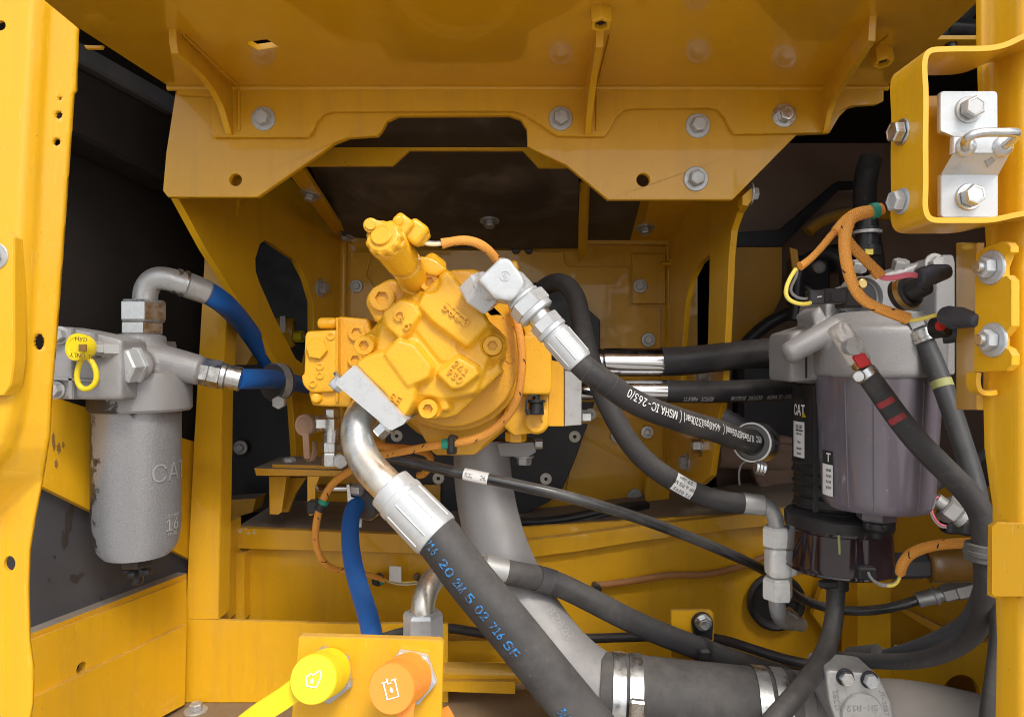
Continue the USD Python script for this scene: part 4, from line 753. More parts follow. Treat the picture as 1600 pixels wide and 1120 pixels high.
# ------------------------------------------------------------------ big suction hose
s = Thing('suction_hose', 'thick black hose with blue printing and silver elbow pipe running to the bottom edge', 'hose')
el = Tube([P(592, 615, .775), P(575, 634, .765), P(561, 656, .75), P(558, 684, .735), P(569, 717, .72), P(596, 750, .705), P(625, 781, .697)], [.0165, .0166, .0166, .0168, .017, .0172], 40); s.add('elbow_pipe', el, 'zinc_tinted')
d = unit(P(673, 827, .688)-P(609, 762, .702)); e0 = P(609, 762, .702)
q = along(e0, d, (0, [(0, 18), (0, 22.6), (1, 23.2), (13, 23.4), (13.5, 24.5), (15, 25), (19, 25), (21, 24.2)], 48), (20, [(0, 24.2), (45, 24.8), (47.5, 24.0), (48, 22.5)], 48))
s.add('collar', q[0], 'zinc_light', 25); s.add('ferrule', q[1], 'zinc_light', 30)
u, v, _ = basis(d)
for k in range(9):
    w = u*math.cos(k*2*math.pi/9+.5)+v*math.sin(k*2*math.pi/9+.5); s.add('crimp_ridge', Tube([e0+d*.022+w*.0240, e0+d*.062+w*.0245], .0011, 8, smooth=False), 'zinc_light')
hose2 = Tube([e0+d*.060, P(695, 852, .683), P(725, 893, .675), P(780, 960, .665), P(845, 1040, .66), P(925, 1137, .66), P(990, 1215, .67)], .0228, 40); s.add('hose', hose2, 'rubber_dusty')
for tt, a, l in (('3', 668, 12), ('716', 683, 17), ('20', 706, 19), ('2M', 727, 14), ('5', 744, 9), ('02', 758, 17), ('716', 779, 19), ('SF', 800, 20), ('3/4', 880, 16)):
    fit(s, hose2, tt, a, a+l*.85, .0085, 'blue_ink', (-.35, -1, 0))

# ------------------------------------------------------------------ cast pipe, rubber coupling, lower right casting
s = Thing('cast_elbow_pipe', 'light grey cast pipe curving down from under the pump', 'pipe')
pipe = Tube([P(752, 690, .955), P(754, 735, .95), P(761, 790, .94), P(780, 860, .92), P(818, 940, .89), P(872, 1018, .86), P(930, 1070, .83), P(990, 1092, .82)], [.0375, .0385, .039, .039, .0385, .0385, .040, .042], 48)
s.add('pipe', pipe, 'cast_grey')
s.add('flange', panel([(700, 694), (836, 690), (838, 706), (826, 714), (700, 712)], front(.925), .05, ch=.002, rnd=.003), 'cast_grey')
s.bolt(P(819, 712, .94), (0, 0, -1), .010, washer=1.3, mat='zinc_dull'); s.add('small_bolt', hexnut(P(836, 693, .925), (1, 0, 0), .01, .007), 'zinc_dull', 25)
for a, tt, h in ((836, '8282', .012), (878, '02', .010)):
    x = sx(pipe, a) if a < 850 else sx(pipe, 868); s.add('cast_number', pipe.wrap(flat_text('8282' if a == 836 else 'H', h, False), x, ph(pipe, x, (.62, -1, .3))), 'grey_ink', False)
x = sx(pipe, 868); rg = T(*(lambda o: (o.vertices, o.faces))(trimesh.creation.annulus(.0078, .0084, .0004)))
rg.apply_translation((.004, .005, 0)); s.add('cast_ring', pipe.wrap(rg, x, ph(pipe, x, (.62, -1, .3))), 'grey_ink', False)
for a, rr in ((757, .006), (900, .007)):
    x = sx(pipe, a); s.add('cast_ring', pipe.wrap(trimesh.creation.annulus(rr, rr+.0004, .0004), x, ph(pipe, x, (.5, -1, .3))), 'grey_ink', False)
s = Thing('rubber_coupling', 'fat black rubber coupling hose with steel band clamps at the bottom', 'hose')
ca, cb = P(936, 1084, .825), P(1252, 1118, .80); ax = unit(cb-ca); L = np.linalg.norm(cb-ca)
cp_ = Tube([ca+ax*L*k/120 for k in range(121)], [.046, .0465]+[.0468+.0005*(k % 2) for k in range(117)]+[.0465, .046], 64, smooth=False); s.add('sleeve', cp_, 'rubber_dusty')
def band(th, px, w, r, ang=None, label=None):
    f = np.interp(px, [936, 1252], [0, L]); i = th.add('band_clamp', lathe(ca+ax*f, ax, [(0, r), (0, r+.0012), (w, r+.0012), (w, r)], 64, caps=False), 'zinc', 35, label)
    if ang is not None:
        dd = unit(np.array([0, -1, -.10])); dd = unit(dd-ax*(dd @ ax)); up = np.cross(ax, dd); o = ca+ax*(f+w/2)+dd*(r+.004)-up*.018
        th.add('screw_housing', rbox(o, (w*1.15, .0085, .022), (ax, dd, up), .002), 'zinc', 30, None, i)
        th.add('worm_screw', lathe(o+up*.009, up, [(0, .0042), (.004, .0042), (.004, .006), (.010, .006), (.0105, .005)], 12), 'zinc', 30, None, i)
        for k in range(9): 
            b_ = dd*math.cos(.25+.075*k)+up*math.sin(.25+.075*k); th.add('thread_slot', rbox(ca+ax*(f+w/2)+b_*(r+.0012), (w*.6, .0008, .0012), (ax, b_, np.cross(ax, b_)), .0002), 'grey_ink', False, None, i)
band(s, 955, .0150, .0475); band(s, 981, .0150, .0478, 1); band(s, 1176, .0145, .0478, 1); band(s, 1203, .0145, .0478)
s = Thing('grey_casting', 'dusty grey cast pipe with pale three cornered cover in the lower right', 'casting')
s.add('pipe', Tube([cb-ax*.02, cb+ax*.06, P(1400, 1118, .82), P(1540, 1135, .86), P(1640, 1150, .9)], [.042, .042, .040, .036, .036], 48), 'cast_dusty')
s.add('neck_ring', lathe(cb-ax*.012, ax, [(0, .043), (0, .046), (.006, .048), (.016, .048), (.02, .044)], 56), 'cast_dusty', 35)
s.add('cover', cast([chunk([(1290, 1050), (1294, 1046), (1368, 1052), (1376, 1058), (1396, 1104), (1397, 1150), (1318, 1160), (1296, 1100)], .735, .78, 1.02)], .003, 4), 'zinc_dull', 40)
s.add('cover_disc', lathe(P(1345, 1112, .7355), (0, -1, 0), [(-.01, R(33, .735)), (.0025, R(32, .735)), (.004, R(30.5, .735)), (.004, 0)], 48), 'zinc_dull', 30)
for x, y in ((1320, 1057), (1358, 1061)): s.bolt(P(x, y, .735), (0, -1, 0), R(11.5, .73), washer=1.2, h=.8, mat='zinc', wm='black_paint')
s.add('cast_number', text('SH-R12J', .0062, P(1344, 1106, .7314), dirpx(-1, .02), (0, -1, 0), .0006), 'grey_ink', False)
s.add('cast_number', text('J7382', .0055, P(1308, 1095, .7348), dirpx(-.2, -1), (0, -1, 0), .0006), 'grey_ink', False)
s.add('cast_number', text('JT-2087-02', .0045, P(1384, 1106, .7348), dirpx(.25, 1), (0, -1, 0), .0006), 'grey_ink', False)

# ------------------------------------------------------------------ return filter on the left
s = Thing('return_filter', 'silver filter canister with cast head, steel elbow nuts and black drain on the left', 'filter')
YL = .86; z_ = lambda y: H+(CY-y)/F*YL
cxl = lambda x: (x-CX)/F*YL
ct = np.array([cxl(214), YL, 0]); up = np.array([0, 0, 1.])
bx = R(63.5, YL)
s.add('bowl', Tube([ct+up*z_(y) for y in np.linspace(638, 866, 30)], np.r_[[bx]*24, [bx*.985, bx*.97]][:26].tolist()+[bx*.955, bx*.92, bx*.85, bx*.74], 64, smooth=False), 'stained_bowl', True)
bw = Tube([ct+up*z_(880), ct+up*z_(640)], bx, 64, smooth=False)
def vfit(th, tb, tt, y, x, h, mat, w=None, name='cast_number', bold=False, lift=.0004):   # lettering round an upright can: centre pixel
    m = flat_text(tt, h, bold); v = np.array(m.vertices); v[:, :2] -= (v[:, :2].max(0)+v[:, :2].min(0))/2
    if w: v[:, 0] *= w/np.ptp(v[:, 0])
    v = v[:, [1, 0, 2]]*[1, -1, 1]
    c = tb.ps[0]; dx = (x-CX)/F*(c[1]-tb.r[0])-c[0]; th0 = math.asin(np.clip(dx/tb.r[0], -.98, .98)); dv = np.array([math.sin(th0), -math.cos(th0), 0])
    s0 = float(H+(CY-y)/F*(c[1]-tb.r[0]*math.cos(th0)*.9)-tb.ps[0][2])
    m2 = T(v, m.faces[:, ::-1] if False else m.faces); th.add(name, tb.wrap(m2, s0, tb.turn_to(s0, dv), lift=lift), mat, False)
vfit(s, bw, 'CAT', 735, 268, .021, 'bowl_letter', name='raised_lettering', lift=.0008)
vfit(s, bw, '332 007', 804, 262, .0045, 'grey_ink'); vfit(s, bw, '16', 818, 262, .014, 'grey_ink'); vfit(s, bw, '0-10', 832, 262, .0045, 'grey_ink')
hd = np.array([cxl(220), YL, 0])
s.add('head_ring', lathe(hd+up*z_(641), up, [(0, R(64, YL)), (0, R(71, YL)), (.003, R(74, YL)), (.036, R(74, YL)), (.046, R(70, YL)), (.05, R(60, YL))], 64), 'stained_head', 30)
s.add('head_casting', cast([cyl(hd+up*z_(600), hd+up*z_(548), R(62, YL), R(44, YL)), cyl(hd+up*z_(556)+[0, -.01, 0], P(318, 580, YL), R(29, YL), R(23, YL)), cyl(hd+up*z_(580), P(221, 522, YL), R(36, YL)),
     cyl(P(214, 572, YL), P(210, 570, YL-.062), R(27, .8)), chunk([(76, 508), (110, 513), (190, 530), (190, 626), (74, 624)], .775, .83, 1.0), chunk([(150, 540), (215, 530), (215, 620), (150, 620)], .83, .93, 1.0)], .004, 5), 'cast_grey', 45)
for q in ([(104, 512), (112, 512), (114, 624), (106, 624)], [(140, 520), (147, 521), (148, 560), (141, 560)], [(80, 588), (150, 592), (150, 598), (80, 594)]): s.add('casting_rib', panel(q, front(.768), .02, ch=.002), 'cast_grey')
for x, y in ((94, 524), (88, 609)): s.bolt(P(x, y, .774), (0, -1, 0), .0078, washer=1.3, mat='zinc_dull')
pd = unit((-.34, -1, -.10)); pp = P(209, 569, YL-.058)
s.add('port_plug', lathe(pp, pd, [(0, R(31, .8)), (.004, R(31, .8)), (.004, R(29, .8)), (.017, R(29, .8)), (.019, R(26, .8)), (.0195, R(17, .8))], 6, 25), 'zinc_light', 25)
s.add('hex_adaptor', hexnut(np.array([cxl(222), YL, z_(523)]), up, .016, R(32, YL), 0), 'zinc', 25)
s.add('neck', lathe(np.array([cxl(223), YL, z_(506)]), up, [(0, .02), (.006, .02)], 24), 'zinc', 30)
ps_ = P(314, 580, YL); pe = unit(P(373, 592, YL+.01)-ps_)
for nm, a, pr, n in (('hex_fitting', 0, [(0, 15.5), (1, 17), (9, 17), (10, 15)], 6), ('swivel_nut', 10, [(0, 16), (1, 17.5), (13, 17.5), (14, 15.5)], 6), ('collar', 24, [(0, 14), (0, 16), (5, 16), (6, 14)], 36), ('ferrule', 30, [(0, 13.5), (1, 15), (17, 15), (18, 13)], 36)):
    s.add(nm, along(ps_, pe, (a, pr, n))[0], 'zinc', 28)
s.add('drain_hex', hexnut(ct+up*z_(884), up, .018, R(24, YL)), 'oil_dirt', 25)
s.add('drain_wing', cast([tomani(rbox(ct+up*z_(893), (R(44, YL), .010, .007), r=.001)), tomani(rbox(ct+up*z_(893), (.010, R(40, YL), .007), r=.001)), cyl(ct+up*z_(886), ct+up*z_(912), .0085, .007)], .002, 3), 'black_plastic', 40)
s = Thing('sample_port_cap', 'yellow rubber dust cap with loop tether on the filter head', 'cap')
cp = P(129, 543, .755); cd = unit((-.35, -1, .05))
s.add('cap', lathe(cp-cd*.008, cd, [(0, R(15, .8)), (.004, R(18, .8)), (.009, R(20, .8)), (.015, R(20.5, .8)), (.017, R(19.5, .8)), (.0172, R(14, .8)), (.0164, R(13.5, .8))], 36), 'yellow_cap', 35)
s.add('tether_loop', Tube([*[P(x_, y_, .755) for x_, y_ in ((128, 560), (121, 580), (122, 598), (130, 607), (140, 606), (149, 597), (150, 580), (144, 566), (134, 556))]], .0028, 12), 'yellow_cap')
s.add('icon', cat(text('IL ONLY', .0045, P(127, 556, .7375), dirpx(-1, -.1), (0, -1, 0), .0006), text('HYD', .0045, P(127, 530, .7375), dirpx(1, .1), (0, -1, 0), .0006), panel([(122, 538), (135, 538), (135, 549), (122, 549)], front(.738), .001)), 'amber_rubber', False)
s.add('stem', lathe(cp-cd*.008, -cd+np.array([.6, 0, 0]), [(0, .008), (.012, .008), (.012, .010), (.03, .010)], 6), 'zinc_dull', 25)

s = Thing('blue_hose', 'blue hose with silver elbow curving from filter top behind the left gusset', 'hose')
s.add('lock_nut', hexnut(np.array([cxl(224), YL, z_(504)]), up, .027, R(35, YL), 0), 'zinc', 25)
s.add('elbow_pipe', Tube([P(227, 474, YL), P(228, 456, YL), P(236, 441, YL), P(252, 435, YL), P(276, 440, YL+.005), P(292, 444, YL+.01)], .0142, 32), 'zinc_dull')
d = unit(P(325, 457, .89)-P(278, 440, .867)); e0 = P(272, 438, .865)
for nm, a, pr, n in (('ring', 0, [(0, 14), (1, 16), (5, 16), (6, 14)], 36), ('ring', 8, [(0, 14), (1, 17), (5, 17), (6, 14)], 36), ('ferrule', 14, [(0, 14.5), (2, 16), (27, 15.5), (29, 14)], 36)): s.add(nm, along(e0, d, (a, pr, n))[0], 'zinc_dull' if nm == 'ferrule' else 'zinc', 28)
s.add('hose', Tube([e0+d*.040, P(340, 467, .905), P(366, 490, .97), P(396, 528, 1.07), P(428, 578, 1.16), P(450, 606, 1.22), P(486, 622, 1.27)], .0143, 24), 'blue_hose')
s = Thing('blue_hose', 'short blue hose from the filter side port into a grey clamp', 'hose')
s.add('hose', Tube([ps_+pe*.044, P(392, 592, .89), P(420, 592, .95), P(450, 596, 1.05), P(490, 605, 1.2)], .0128, 24), 'blue_hose')
s.add('tape', Tube([P(404, 592, .915), P(409, 592, .926)], .0134, 24, smooth=False), 'grey_sheet')
s = Thing('hose_clamp', 'steel clamp with grey cushion round the lower blue hose', 'clamp')
s.add('cushion', lathe(P(424, 597, 1.0), unit((.5, .8, 0)), [(0, .014), (0, .026), (.02, .026), (.02, .014)], 32), 'grey_sheet', 35)
s.add('strap', lathe(P(427, 597, 1.004), unit((.5, .8, 0)), [(0, .0262), (0, .0275), (.012, .0275), (.012, .0262)], 32), 'zinc_dull', 35)
s.add('bolt', hexnut(P(438, 628, 1.0), (0, -1, 0), .01, .010), 'zinc_dull', 25)

# ------------------------------------------------------------------ hoses and fittings in the middle
s = Thing('black_hose', 'dusty black hose looping behind the pump elbow down to a steel tee', 'hose')
h3 = Tube([P(826, 480, 1.06), P(842, 458, 1.01), P(862, 443, .97), P(884, 445, .94), P(899, 464, .925), P(907, 498, .91), P(918, 548, .895), P(937, 604, .885), P(963, 658, .875), P(1000, 711, .87), P(1052, 751, .87), P(1104, 776, .87), P(1164, 786, .87)], [.0122, .0124, .0128, .0128, .0128, .0128], 24)
s.add('hose', h3, 'rubber_dusty')
lx = sx(h3, 1052); s.add('label', h3.wrap(T(*(lambda m: (m.vertices, m.faces))(trimesh.creation.box((.027, .026, .0003)).subdivide_to_size(.003))), lx+.012, ph(h3, lx, (0, -1, .15)), lift=.0002), 'white_label', True)
for k, (tt, o) in enumerate((('J71 0291', .008), ('WP 4 PS M1', .0), ('29 Jan', -.007))):
    m = meshkit.text_mesh(tt, .0042, .0004); v = np.array(m.vertices); v[:, 0] -= v[:, 0].mean(); v[:, 1] += o-.002; s.add('label_print', h3.wrap(T(v, m.faces), lx+.012, ph(h3, lx, (0, -1, .15)), True, lift=.0008), 'black_ink', False)
d = unit((.9, 0, -.08)); s.add('ferrule', lathe(P(1160, 786, .87), d, [(0, .0125), (0, .0135), (.025, .0125), (.027, .010)], 32), 'zinc_dull', 30)
s.add('elbow_pipe', Tube([P(1186, 788, .87), P(1202, 795, .87), P(1211, 810, .87), P(1212, 836, .87)], .0098, 24), 'zinc_dull')
s = Thing('tee_fitting', 'plated steel tee with two hexagon nuts beside the amber bowl', 'fitting')
tt_ = lambda y: P(1213, y, .87)
s.add('nut', hexnut(tt_(853), up, R(31, .87), R(21, .87), 0), 'zinc_pale', 25)
s.add('tee_body', cast([tomani(rbox(P(1215, 877, .87), (R(34, .87), R(34, .87), R(46, .87)), r=.003)), cyl(P(1225, 884, .87), P(1240, 884, .87), R(14, .87)), tomani(rbox(P(1232, 882, .87), (R(22, .87), R(30, .87), R(30, .87)), r=.003))], .003, 3), 'zinc_pale', 40)
s.add('thread', lathe(P(1240, 884, .87), (1, 0, 0), [(.0017*k, .0085+.0012*(k % 2)) for k in range(14)], 24), 'zinc_dull', 30)
s.add('nut', hexnut(P(1215, 935, .87), up, R(34, .87), R(23, .87), 0), 'zinc_pale', 25)
s.add('elbow', Tube([P(1214, 934, .87), P(1215, 952, .875), P(1220, 965, .89), P(1232, 972, .92), P(1250, 975, 1.0)], .0098, 20), 'zinc_dull')
s.add('end_nut', hexnut(P(1231, 968, .935), unit((.4, 1, 0)), .014, .014, 10), 'zinc', 25)
s = Thing('rubber_grommet', 'round black rubber grommet in the yellow panel behind the tee', 'grommet')
s.add('ring', lathe(P(1211, 938, 1.127), (0, -1, 0), [(0, R(45, 1.12)), (.008, R(45, 1.12)), (.011, R(41, 1.12)), (.008, R(35, 1.12)), (.001, R(33, 1.12)), (.001, 0)], 48), 'black_plastic', 40)
s = Thing('pump_hose', 'thick black hose with bright steel ferrule, upper of the pair right of the pump', 'hose')
s.add('collar', lathe(P(925, 566, .96), (1, 0, 0), [(0, .018), (.004, .0195), (.012, .0195), (.014, .0175)], 40), 'chrome', 30)
s.add('ferrule', lathe(P(940, 566, .96), (1, -.0, .0), [(0, .0175), (.004, .0195), (.072, .0195), (.078, .020), (.082, .0193)], 44), 'chrome', 30)
s.add('hose', Tube([P(1032, 565, .96), P(1090, 562, .965), P(1170, 553, .98), P(1260, 546, 1.0), P(1330, 540, 1.03)], .0196, 30), 'rubber')
s = Thing('pump_hose', 'black hose with faint white printing, lower of the pair right of the pump', 'hose')
s.add('tube', Tube([P(906, 613, .94), P(1000, 612, .95)], .0125, 32, smooth=False), 'chrome')
s.add('ferrule', lathe(P(968, 611, .95), (1, 0, 0), [(0, .0135), (.003, .0152), (.062, .0152), (.066, .0145)], 44), 'chrome', 30)
h5 = Tube([P(1040, 611, .95), P(1100, 612, .955), P(1180, 610, .97), P(1260, 607, .98), P(1320, 604, 1.0)], .0152, 28); s.add('hose', h5, 'rubber')
for tt, a, b, o in (('11.8 MPa', 1064, 1084, .0), ('1C2638', 1090, 1108, 0), ('WP 1715 PSI', 1135, 1158, 0), ('182638', 1162, 1184, 0), ('MSHA IC-191/13', 1192, 1238, 0)): fit(s, h5, tt, a, b, .0065, 'grey_ink', (0, -1, -.75))
s = Thing('thin_pipe', 'thin shiny black pipe running diagonally with a small white label', 'pipe')
h6 = Tube([P(590, 712, .86), P(640, 721, .84), P(725, 740, .82), P(860, 769, .81), P(960, 797, .82), P(1060, 832, .85), P(1160, 874, .90), P(1215, 905, .97), P(1240, 927, 1.0), P(1285, 947, 1.02), P(1340, 954, 1.0), P(1390, 949, .98), P(1434, 937, .97)], .0066, 20)
s.add('pipe', h6, 'pipe_black')
lx = sx(h6, 744); s.add('label', Tube([p for p in h6.at(np.linspace(lx-.0145, lx+.0145, 8))[0]], .0071, 20, smooth=False), 'white_label')
for tt, a, b in (('YQ 1011', 728, 740), ('IHL', 752, 761)): fit(s, h6, tt, a, b, .0045, 'black_ink', (0, -1, .1))
d = unit(P(1530, 914, .95)-P(1434, 937, .97)); e0 = P(1432, 937.5, .97)
for nm, a, pr, n in (('ferrule', 0, [(0, 8), (1, 10), (22, 10.5), (23, 12), (27, 12)], 32), ('collar', 27, [(0, 9), (6, 9)], 24), ('nut', 33, [(0, 11.5), (1, 12.5), (16, 12.5), (17, 11)], 6), ('fitting', 50, [(0, 13), (2, 14), (24, 14), (26, 12)], 6)): s.add(nm, along(e0, d, (a, pr, n))[0], 'zinc_dull', 28)
s = Thing('black_hose', 'black hose from silver elbow behind the suction hose sloping right to the bottom', 'hose')
s.add('lock_nut', hexnut(P(661, 999, .74), up, R(44, .74), R(31, .74), 0), 'zinc_light', 25)
s.add('elbow_pipe', Tube([P(661, 960, .74), P(662, 938, .745), P(672, 912, .76), P(694, 893, .79), P(730, 882, .82), P(762, 884, .835), P(786, 891, .84)], .0125, 28), 'zinc_tinted')
s.add('ferrule', Tube([P(756, 885, .834), P(790, 892, .84)], .0148, 32, smooth=False), 'zinc_dull')
h7 = Tube([P(786, 892, .84), P(826, 900, .85), P(862, 909, .86), P(925, 938, .865), P(990, 971, .88), P(1075, 1006, .90), P(1160, 1036, .93), P(1250, 1062, .97)], [.0148, .0146, .0146, .0144, .0142], 28); s.add('hose', h7, 'rubber_dusty')
s.add('wrap', Tube([P(838, 902.5, .852), P(862, 909, .86), P(866, 910.5, .86)], .0153, 28), 'grey_sheet')
s = Thing('hose_tie_clip', 'black tie clip bolted to the small yellow plate around the sloping hose', 'clip')
x = sx(h7, 1096); s.add('tie', h7.ring(x, .012, .0158, 28), 'black_plastic', 35)
s.add('ratchet', rbox(P(1101, 1022, .875), (.013, .010, .012), r=.002), 'black_plastic', 30)
s.add('eyelet', panel(arc(1098, 974, 17, 180, 360, 12)+[(1114, 1000), (1086, 1000)], front(.925), .012, ch=.002), 'black_plastic')
s.bolt(P(1099, 972, .912), (0, -1, 0), R(10, .91), washer=1.35, h=.9, mat='zinc')
s = Thing('black_cable', 'thin black conduit running low along the yellow panel to the right', 'cable')
s.add('conduit', Tube([P(560, 1010, .95), P(600, 996, .97), P(645, 984, 1.0), P(700, 981, 1.02), P(755, 989, 1.03), P(900, 997, 1.03), P(1010, 994, 1.03), P(1116, 997, 1.01), P(1165, 1010, .98), P(1262, 1037, .95), P(1340, 1028, .95)], .0068, 16), 'rubber')
s = Thing('blue_hose', 'bright blue hose dropping from a clamp to behind the cap block', 'hose')
s.add('hose', Tube([P(575, 776, 1.03), P(562, 783, 1.0), P(552, 797, .98), P(547, 830, .95), P(550, 870, .91), P(562, 920, .86), P(575, 962, .82), P(583, 1005, .78), P(587, 1060, .74)], .0118, 24), 'blue_hose')
s = Thing('hose_clamp', 'steel clamp with grey cushion above the lower left blue hose', 'clamp')
s.add('cushion', lathe(P(566, 788, .99), unit((.55, .8, .3)), [(0, .0125), (0, .0235), (.002, .0245), (.018, .0245), (.02, .023)], 36), 'grey_sheet', 35)
s.add('band', lathe(P(567, 787, .995), unit((.55, .8, .3)), [(0, .0247), (0, .026), (.010, .026), (.010, .0247)], 40), 'zinc', 35)
s.add('tail', panel([(541, 757), (546, 756), (549, 776), (562, 780), (560, 784), (543, 784)], front(.985), .012), 'zinc')
s.add('bolt', hexnut(P(552, 764, .98), (1, -.4, 0), .014, .009), 'zinc_dull', 25)
s.add('tail_end', panel([(560, 810), (566, 810), (565, 824), (559, 824)], front(1.0), .004), 'zinc')

# ------------------------------------------------------------------ cap block in the foreground
YB = .60
s = Thing('cap_block', 'foreground yellow manifold block carrying two coloured dust caps', 'manifold')
s.add('block', panel([(466, 996), (470, 993.5), (688, 1000), (693, 1006), (688, 1200), (448, 1200)], front(YB), .008, ch=.0012), 'yellow_paint')
s.add('backing_bracket', panel([(480, 1040), (676, 1040), (676, 1200), (480, 1200)], front(YB+.012), .05), 'yellow_paint')
for x, y in ((512, 1050), (641, 1053)):
    s.add('port_nut', hexnut(P(x, y, YB), (0, -1, 0), .009, R(43, YB), 8 if x < 600 else 20), 'zinc_dull' if x < 600 else 'zinc_light', 25)
def capthing(name, label, x0, y0, x1, y1, r, mat, tether):
    th = Thing(name, label, 'cap'); p0, p1 = P(x0, y0, YB-.008), P(x1, y1, YB-.052); a = unit(p1-p0); L = np.linalg.norm(p1-p0); r = R(r, YB-.052)
    th.add('cap', lathe(p0, a, [(0, r*1.02), (.006, r*1.03), (.009, r*1.03), (.010, r*1.0), (L*.52, r*.99), (L*.54, r*1.015), (L*.60, r*1.015), (L*.62, r*.995), (L-.003, r*1.0), (L-.001, r*.985), (L, r*.95)], 64), mat, 35)
    th.add('tether', tether, mat, 35)
    return th, p1, a, r
pts = [P(x, y, YB-.045) for x, y in ((466, 1072), (440, 1092), (415, 1108), (385, 1130), (350, 1160))]
th, p1, a, r = capthing('dust_cap', 'yellow rubber dust cap with strap and raised can symbol', 513, 1049, 489, 1061, 37, 'yellow_cap', strip(pts, .004, .0165, (0, -1, 0)))
ex = unit(np.cross(a, (0, 0, -1.))); ex = ex if ex[0] > 0 else -ex; ey = np.cross(a, ex); ey = ey if ey[2] > 0 else -ey
def icon(th, lines, drop, mat):
    for l in lines: th.add('symbol_line', Tube([p1+a*.0004+ex*x*.0012+ey*y*.0012 for x, y in l], .00065, 6, smooth=False), mat)
    th.add('symbol_drop', Tube([p1+a*.0002+ex*drop[0]*.001+ey*(drop[1]+.001*k)*.001 for k in (-1600, 0, 1200, 2400)], [.0008, .0016, .0010, .0002], 10), mat)
icon(th, [[(-4.5, 1.5), (-3.5, -3.8), (2.5, -4.8), (4.2, -1)], [(-4.5, 1.5), (-1.5, 3.4), (0, 2.6), (4.2, 5.4), (5.2, 3.2), (4.2, -1)]], (-.6, -1.2), 'white_ink')
tet = strip([P(636, 1095, YB-.045), P(634, 1112, YB-.045), P(634, 1140, YB-.045), P(640, 1180, YB-.045)], .004, .013, (0, -1, 0))
th, p1, a, r = capthing('dust_cap', 'orange rubber dust cap with raised tank symbol', 640, 1056, 611, 1076, 38, 'orange_cap', tet)
ex = unit(np.cross(a, (0, 0, -1.))); ex = ex if ex[0] > 0 else -ex; ey = np.cross(a, ex); ey = ey if ey[2] > 0 else -ey
ex, ey = ex*.94+ey*.34, ey*.94-ex*.34
icon(th, [[(-4, 5), (-4, -5.5), (4, -5.5), (4, 5)], [(-5, 5), (-1.2, 5)], [(1.5, 5), (5, 5)], [(-1.2, 7), (-1.2, 3.6), (1.2, 3.6)]], (.2, -1.0), 'white_ink')
s = Thing('orange_tether_tail', 'small orange strap end beside the cap block right edge', 'strap')
s.add('orange_tether_tail', strip([P(690, 1108, .61), P(700, 1125, .615), P(710, 1150, .62)], .004, .012, (0, -1, 0)), 'orange_cap', 35)

# ------------------------------------------------------------------ test fitting with brown cap
s = Thing('test_fitting', 'plated test fitting stack with nuts below the valve block', 'fitting')
tq = lambda y, Y=.86: P(518, y, Y)
for y0, y1, r, n, nm in ((652, 638, 8, 6, 'hex_nut'), (672, 652, 11, 6, 'hex_body'), (690, 668, 11.5, 28, 'barrel'), (706, 690, 12.5, 6, 'hex_nut'), (727, 706, 12, 6, 'hex_body')):
    s.add(nm, hexnut(tq(y0), up, R(y0-y1, .86), R(r+3.5, .86), 0) if n == 6 else lathe(tq(y0), up, [(0, R(r+1.5, .86)), (R(y0-y1, .86), R(r+1.5, .86))], n), 'zinc', 25)
s.add('side_nut', hexnut(P(510, 661, .85), (-1, -.25, 0), .013, .010), 'zinc', 25); s.add('side_stem', lathe(P(500, 661, .848), (-1, -.25, 0), [(0, .006), (.012, .006)], 18), 'zinc')
s.add('side_nut', hexnut(P(530, 719, .85), (.4, -1, 0), .013, .009), 'zinc_dull', 25)
s = Thing('dust_cap', 'weathered brown rubber dust cap with hanging tether', 'cap')
s.add('cap', lathe(P(480, 664, .845), unit((-.35, -1, .05)), [(-.012, R(12, .83)), (-.004, R(16, .83)), (0, R(18, .83)), (.006, R(17.5, .83)), (.0072, R(16, .83)), (.0072, R(12, .83)), (.0064, R(11.5, .83))], 36), 'brown_cap', 35)
s.add('tether', strip([P(478, 676, .838), P(479, 695, .84), P(480, 712, .845), P(485, 719, .85), P(490, 712, .855), P(491, 690, .86)], .008, .003, (.3, 1, 0)), 'brown_cap', 35)
s.add('tether_face', strip([P(478, 676, .835), P(478.5, 690, .836), P(480, 716, .842)], .0035, .007, (0, 1, 0)), 'brown_cap', 35)

# ------------------------------------------------------------------ fuel filters on the right
YV = .78; zv = lambda y, Y=YV: H+(CY-y)/F*Y
s = Thing('fuel_filter_head', 'dusty grey cast filter head with round black sensor above the two canisters', 'filter head')
vc = np.array([(1370-CX)/F*YV, YV, 0]); bc = np.array([(1311-CX)/F*.86, .86, 0])
s.add('head_casting', cast([cyl(vc+up*zv(590), vc+up*zv(512), R(94, YV), R(97, YV), 56), cyl(vc+up*zv(516), vc+up*zv(488), R(90, YV), R(60, YV), 40), cyl(bc+up*zv(600, .86), bc+up*zv(540, .86), R(68, .86), R(68, .86), 40),
     chunk([(1234, 520), (1300, 500), (1300, 592), (1234, 598)], .79, .86, 1.0), cyl(P(1226, 556, .765), P(1312, 508, .765), R(17.5, .76), R(19, .76)),
     chunk([(1290, 470), (1330, 450), (1400, 420), (1470, 400), (1470, 520), (1290, 520)], .80, .88, 1.0), chunk([(1268, 490), (1284, 476), (1300, 510), (1280, 520)], .77, .82, 1.0)], .005, 4), 'cast_grey', 45)
s.add('mount_plate', panel([(1462, 412), (1474, 398), (1490, 398), (1493, 410), (1493, 586), (1462, 586)], front(.76), .05, ch=.002, rnd=.003), 'cast_grey')
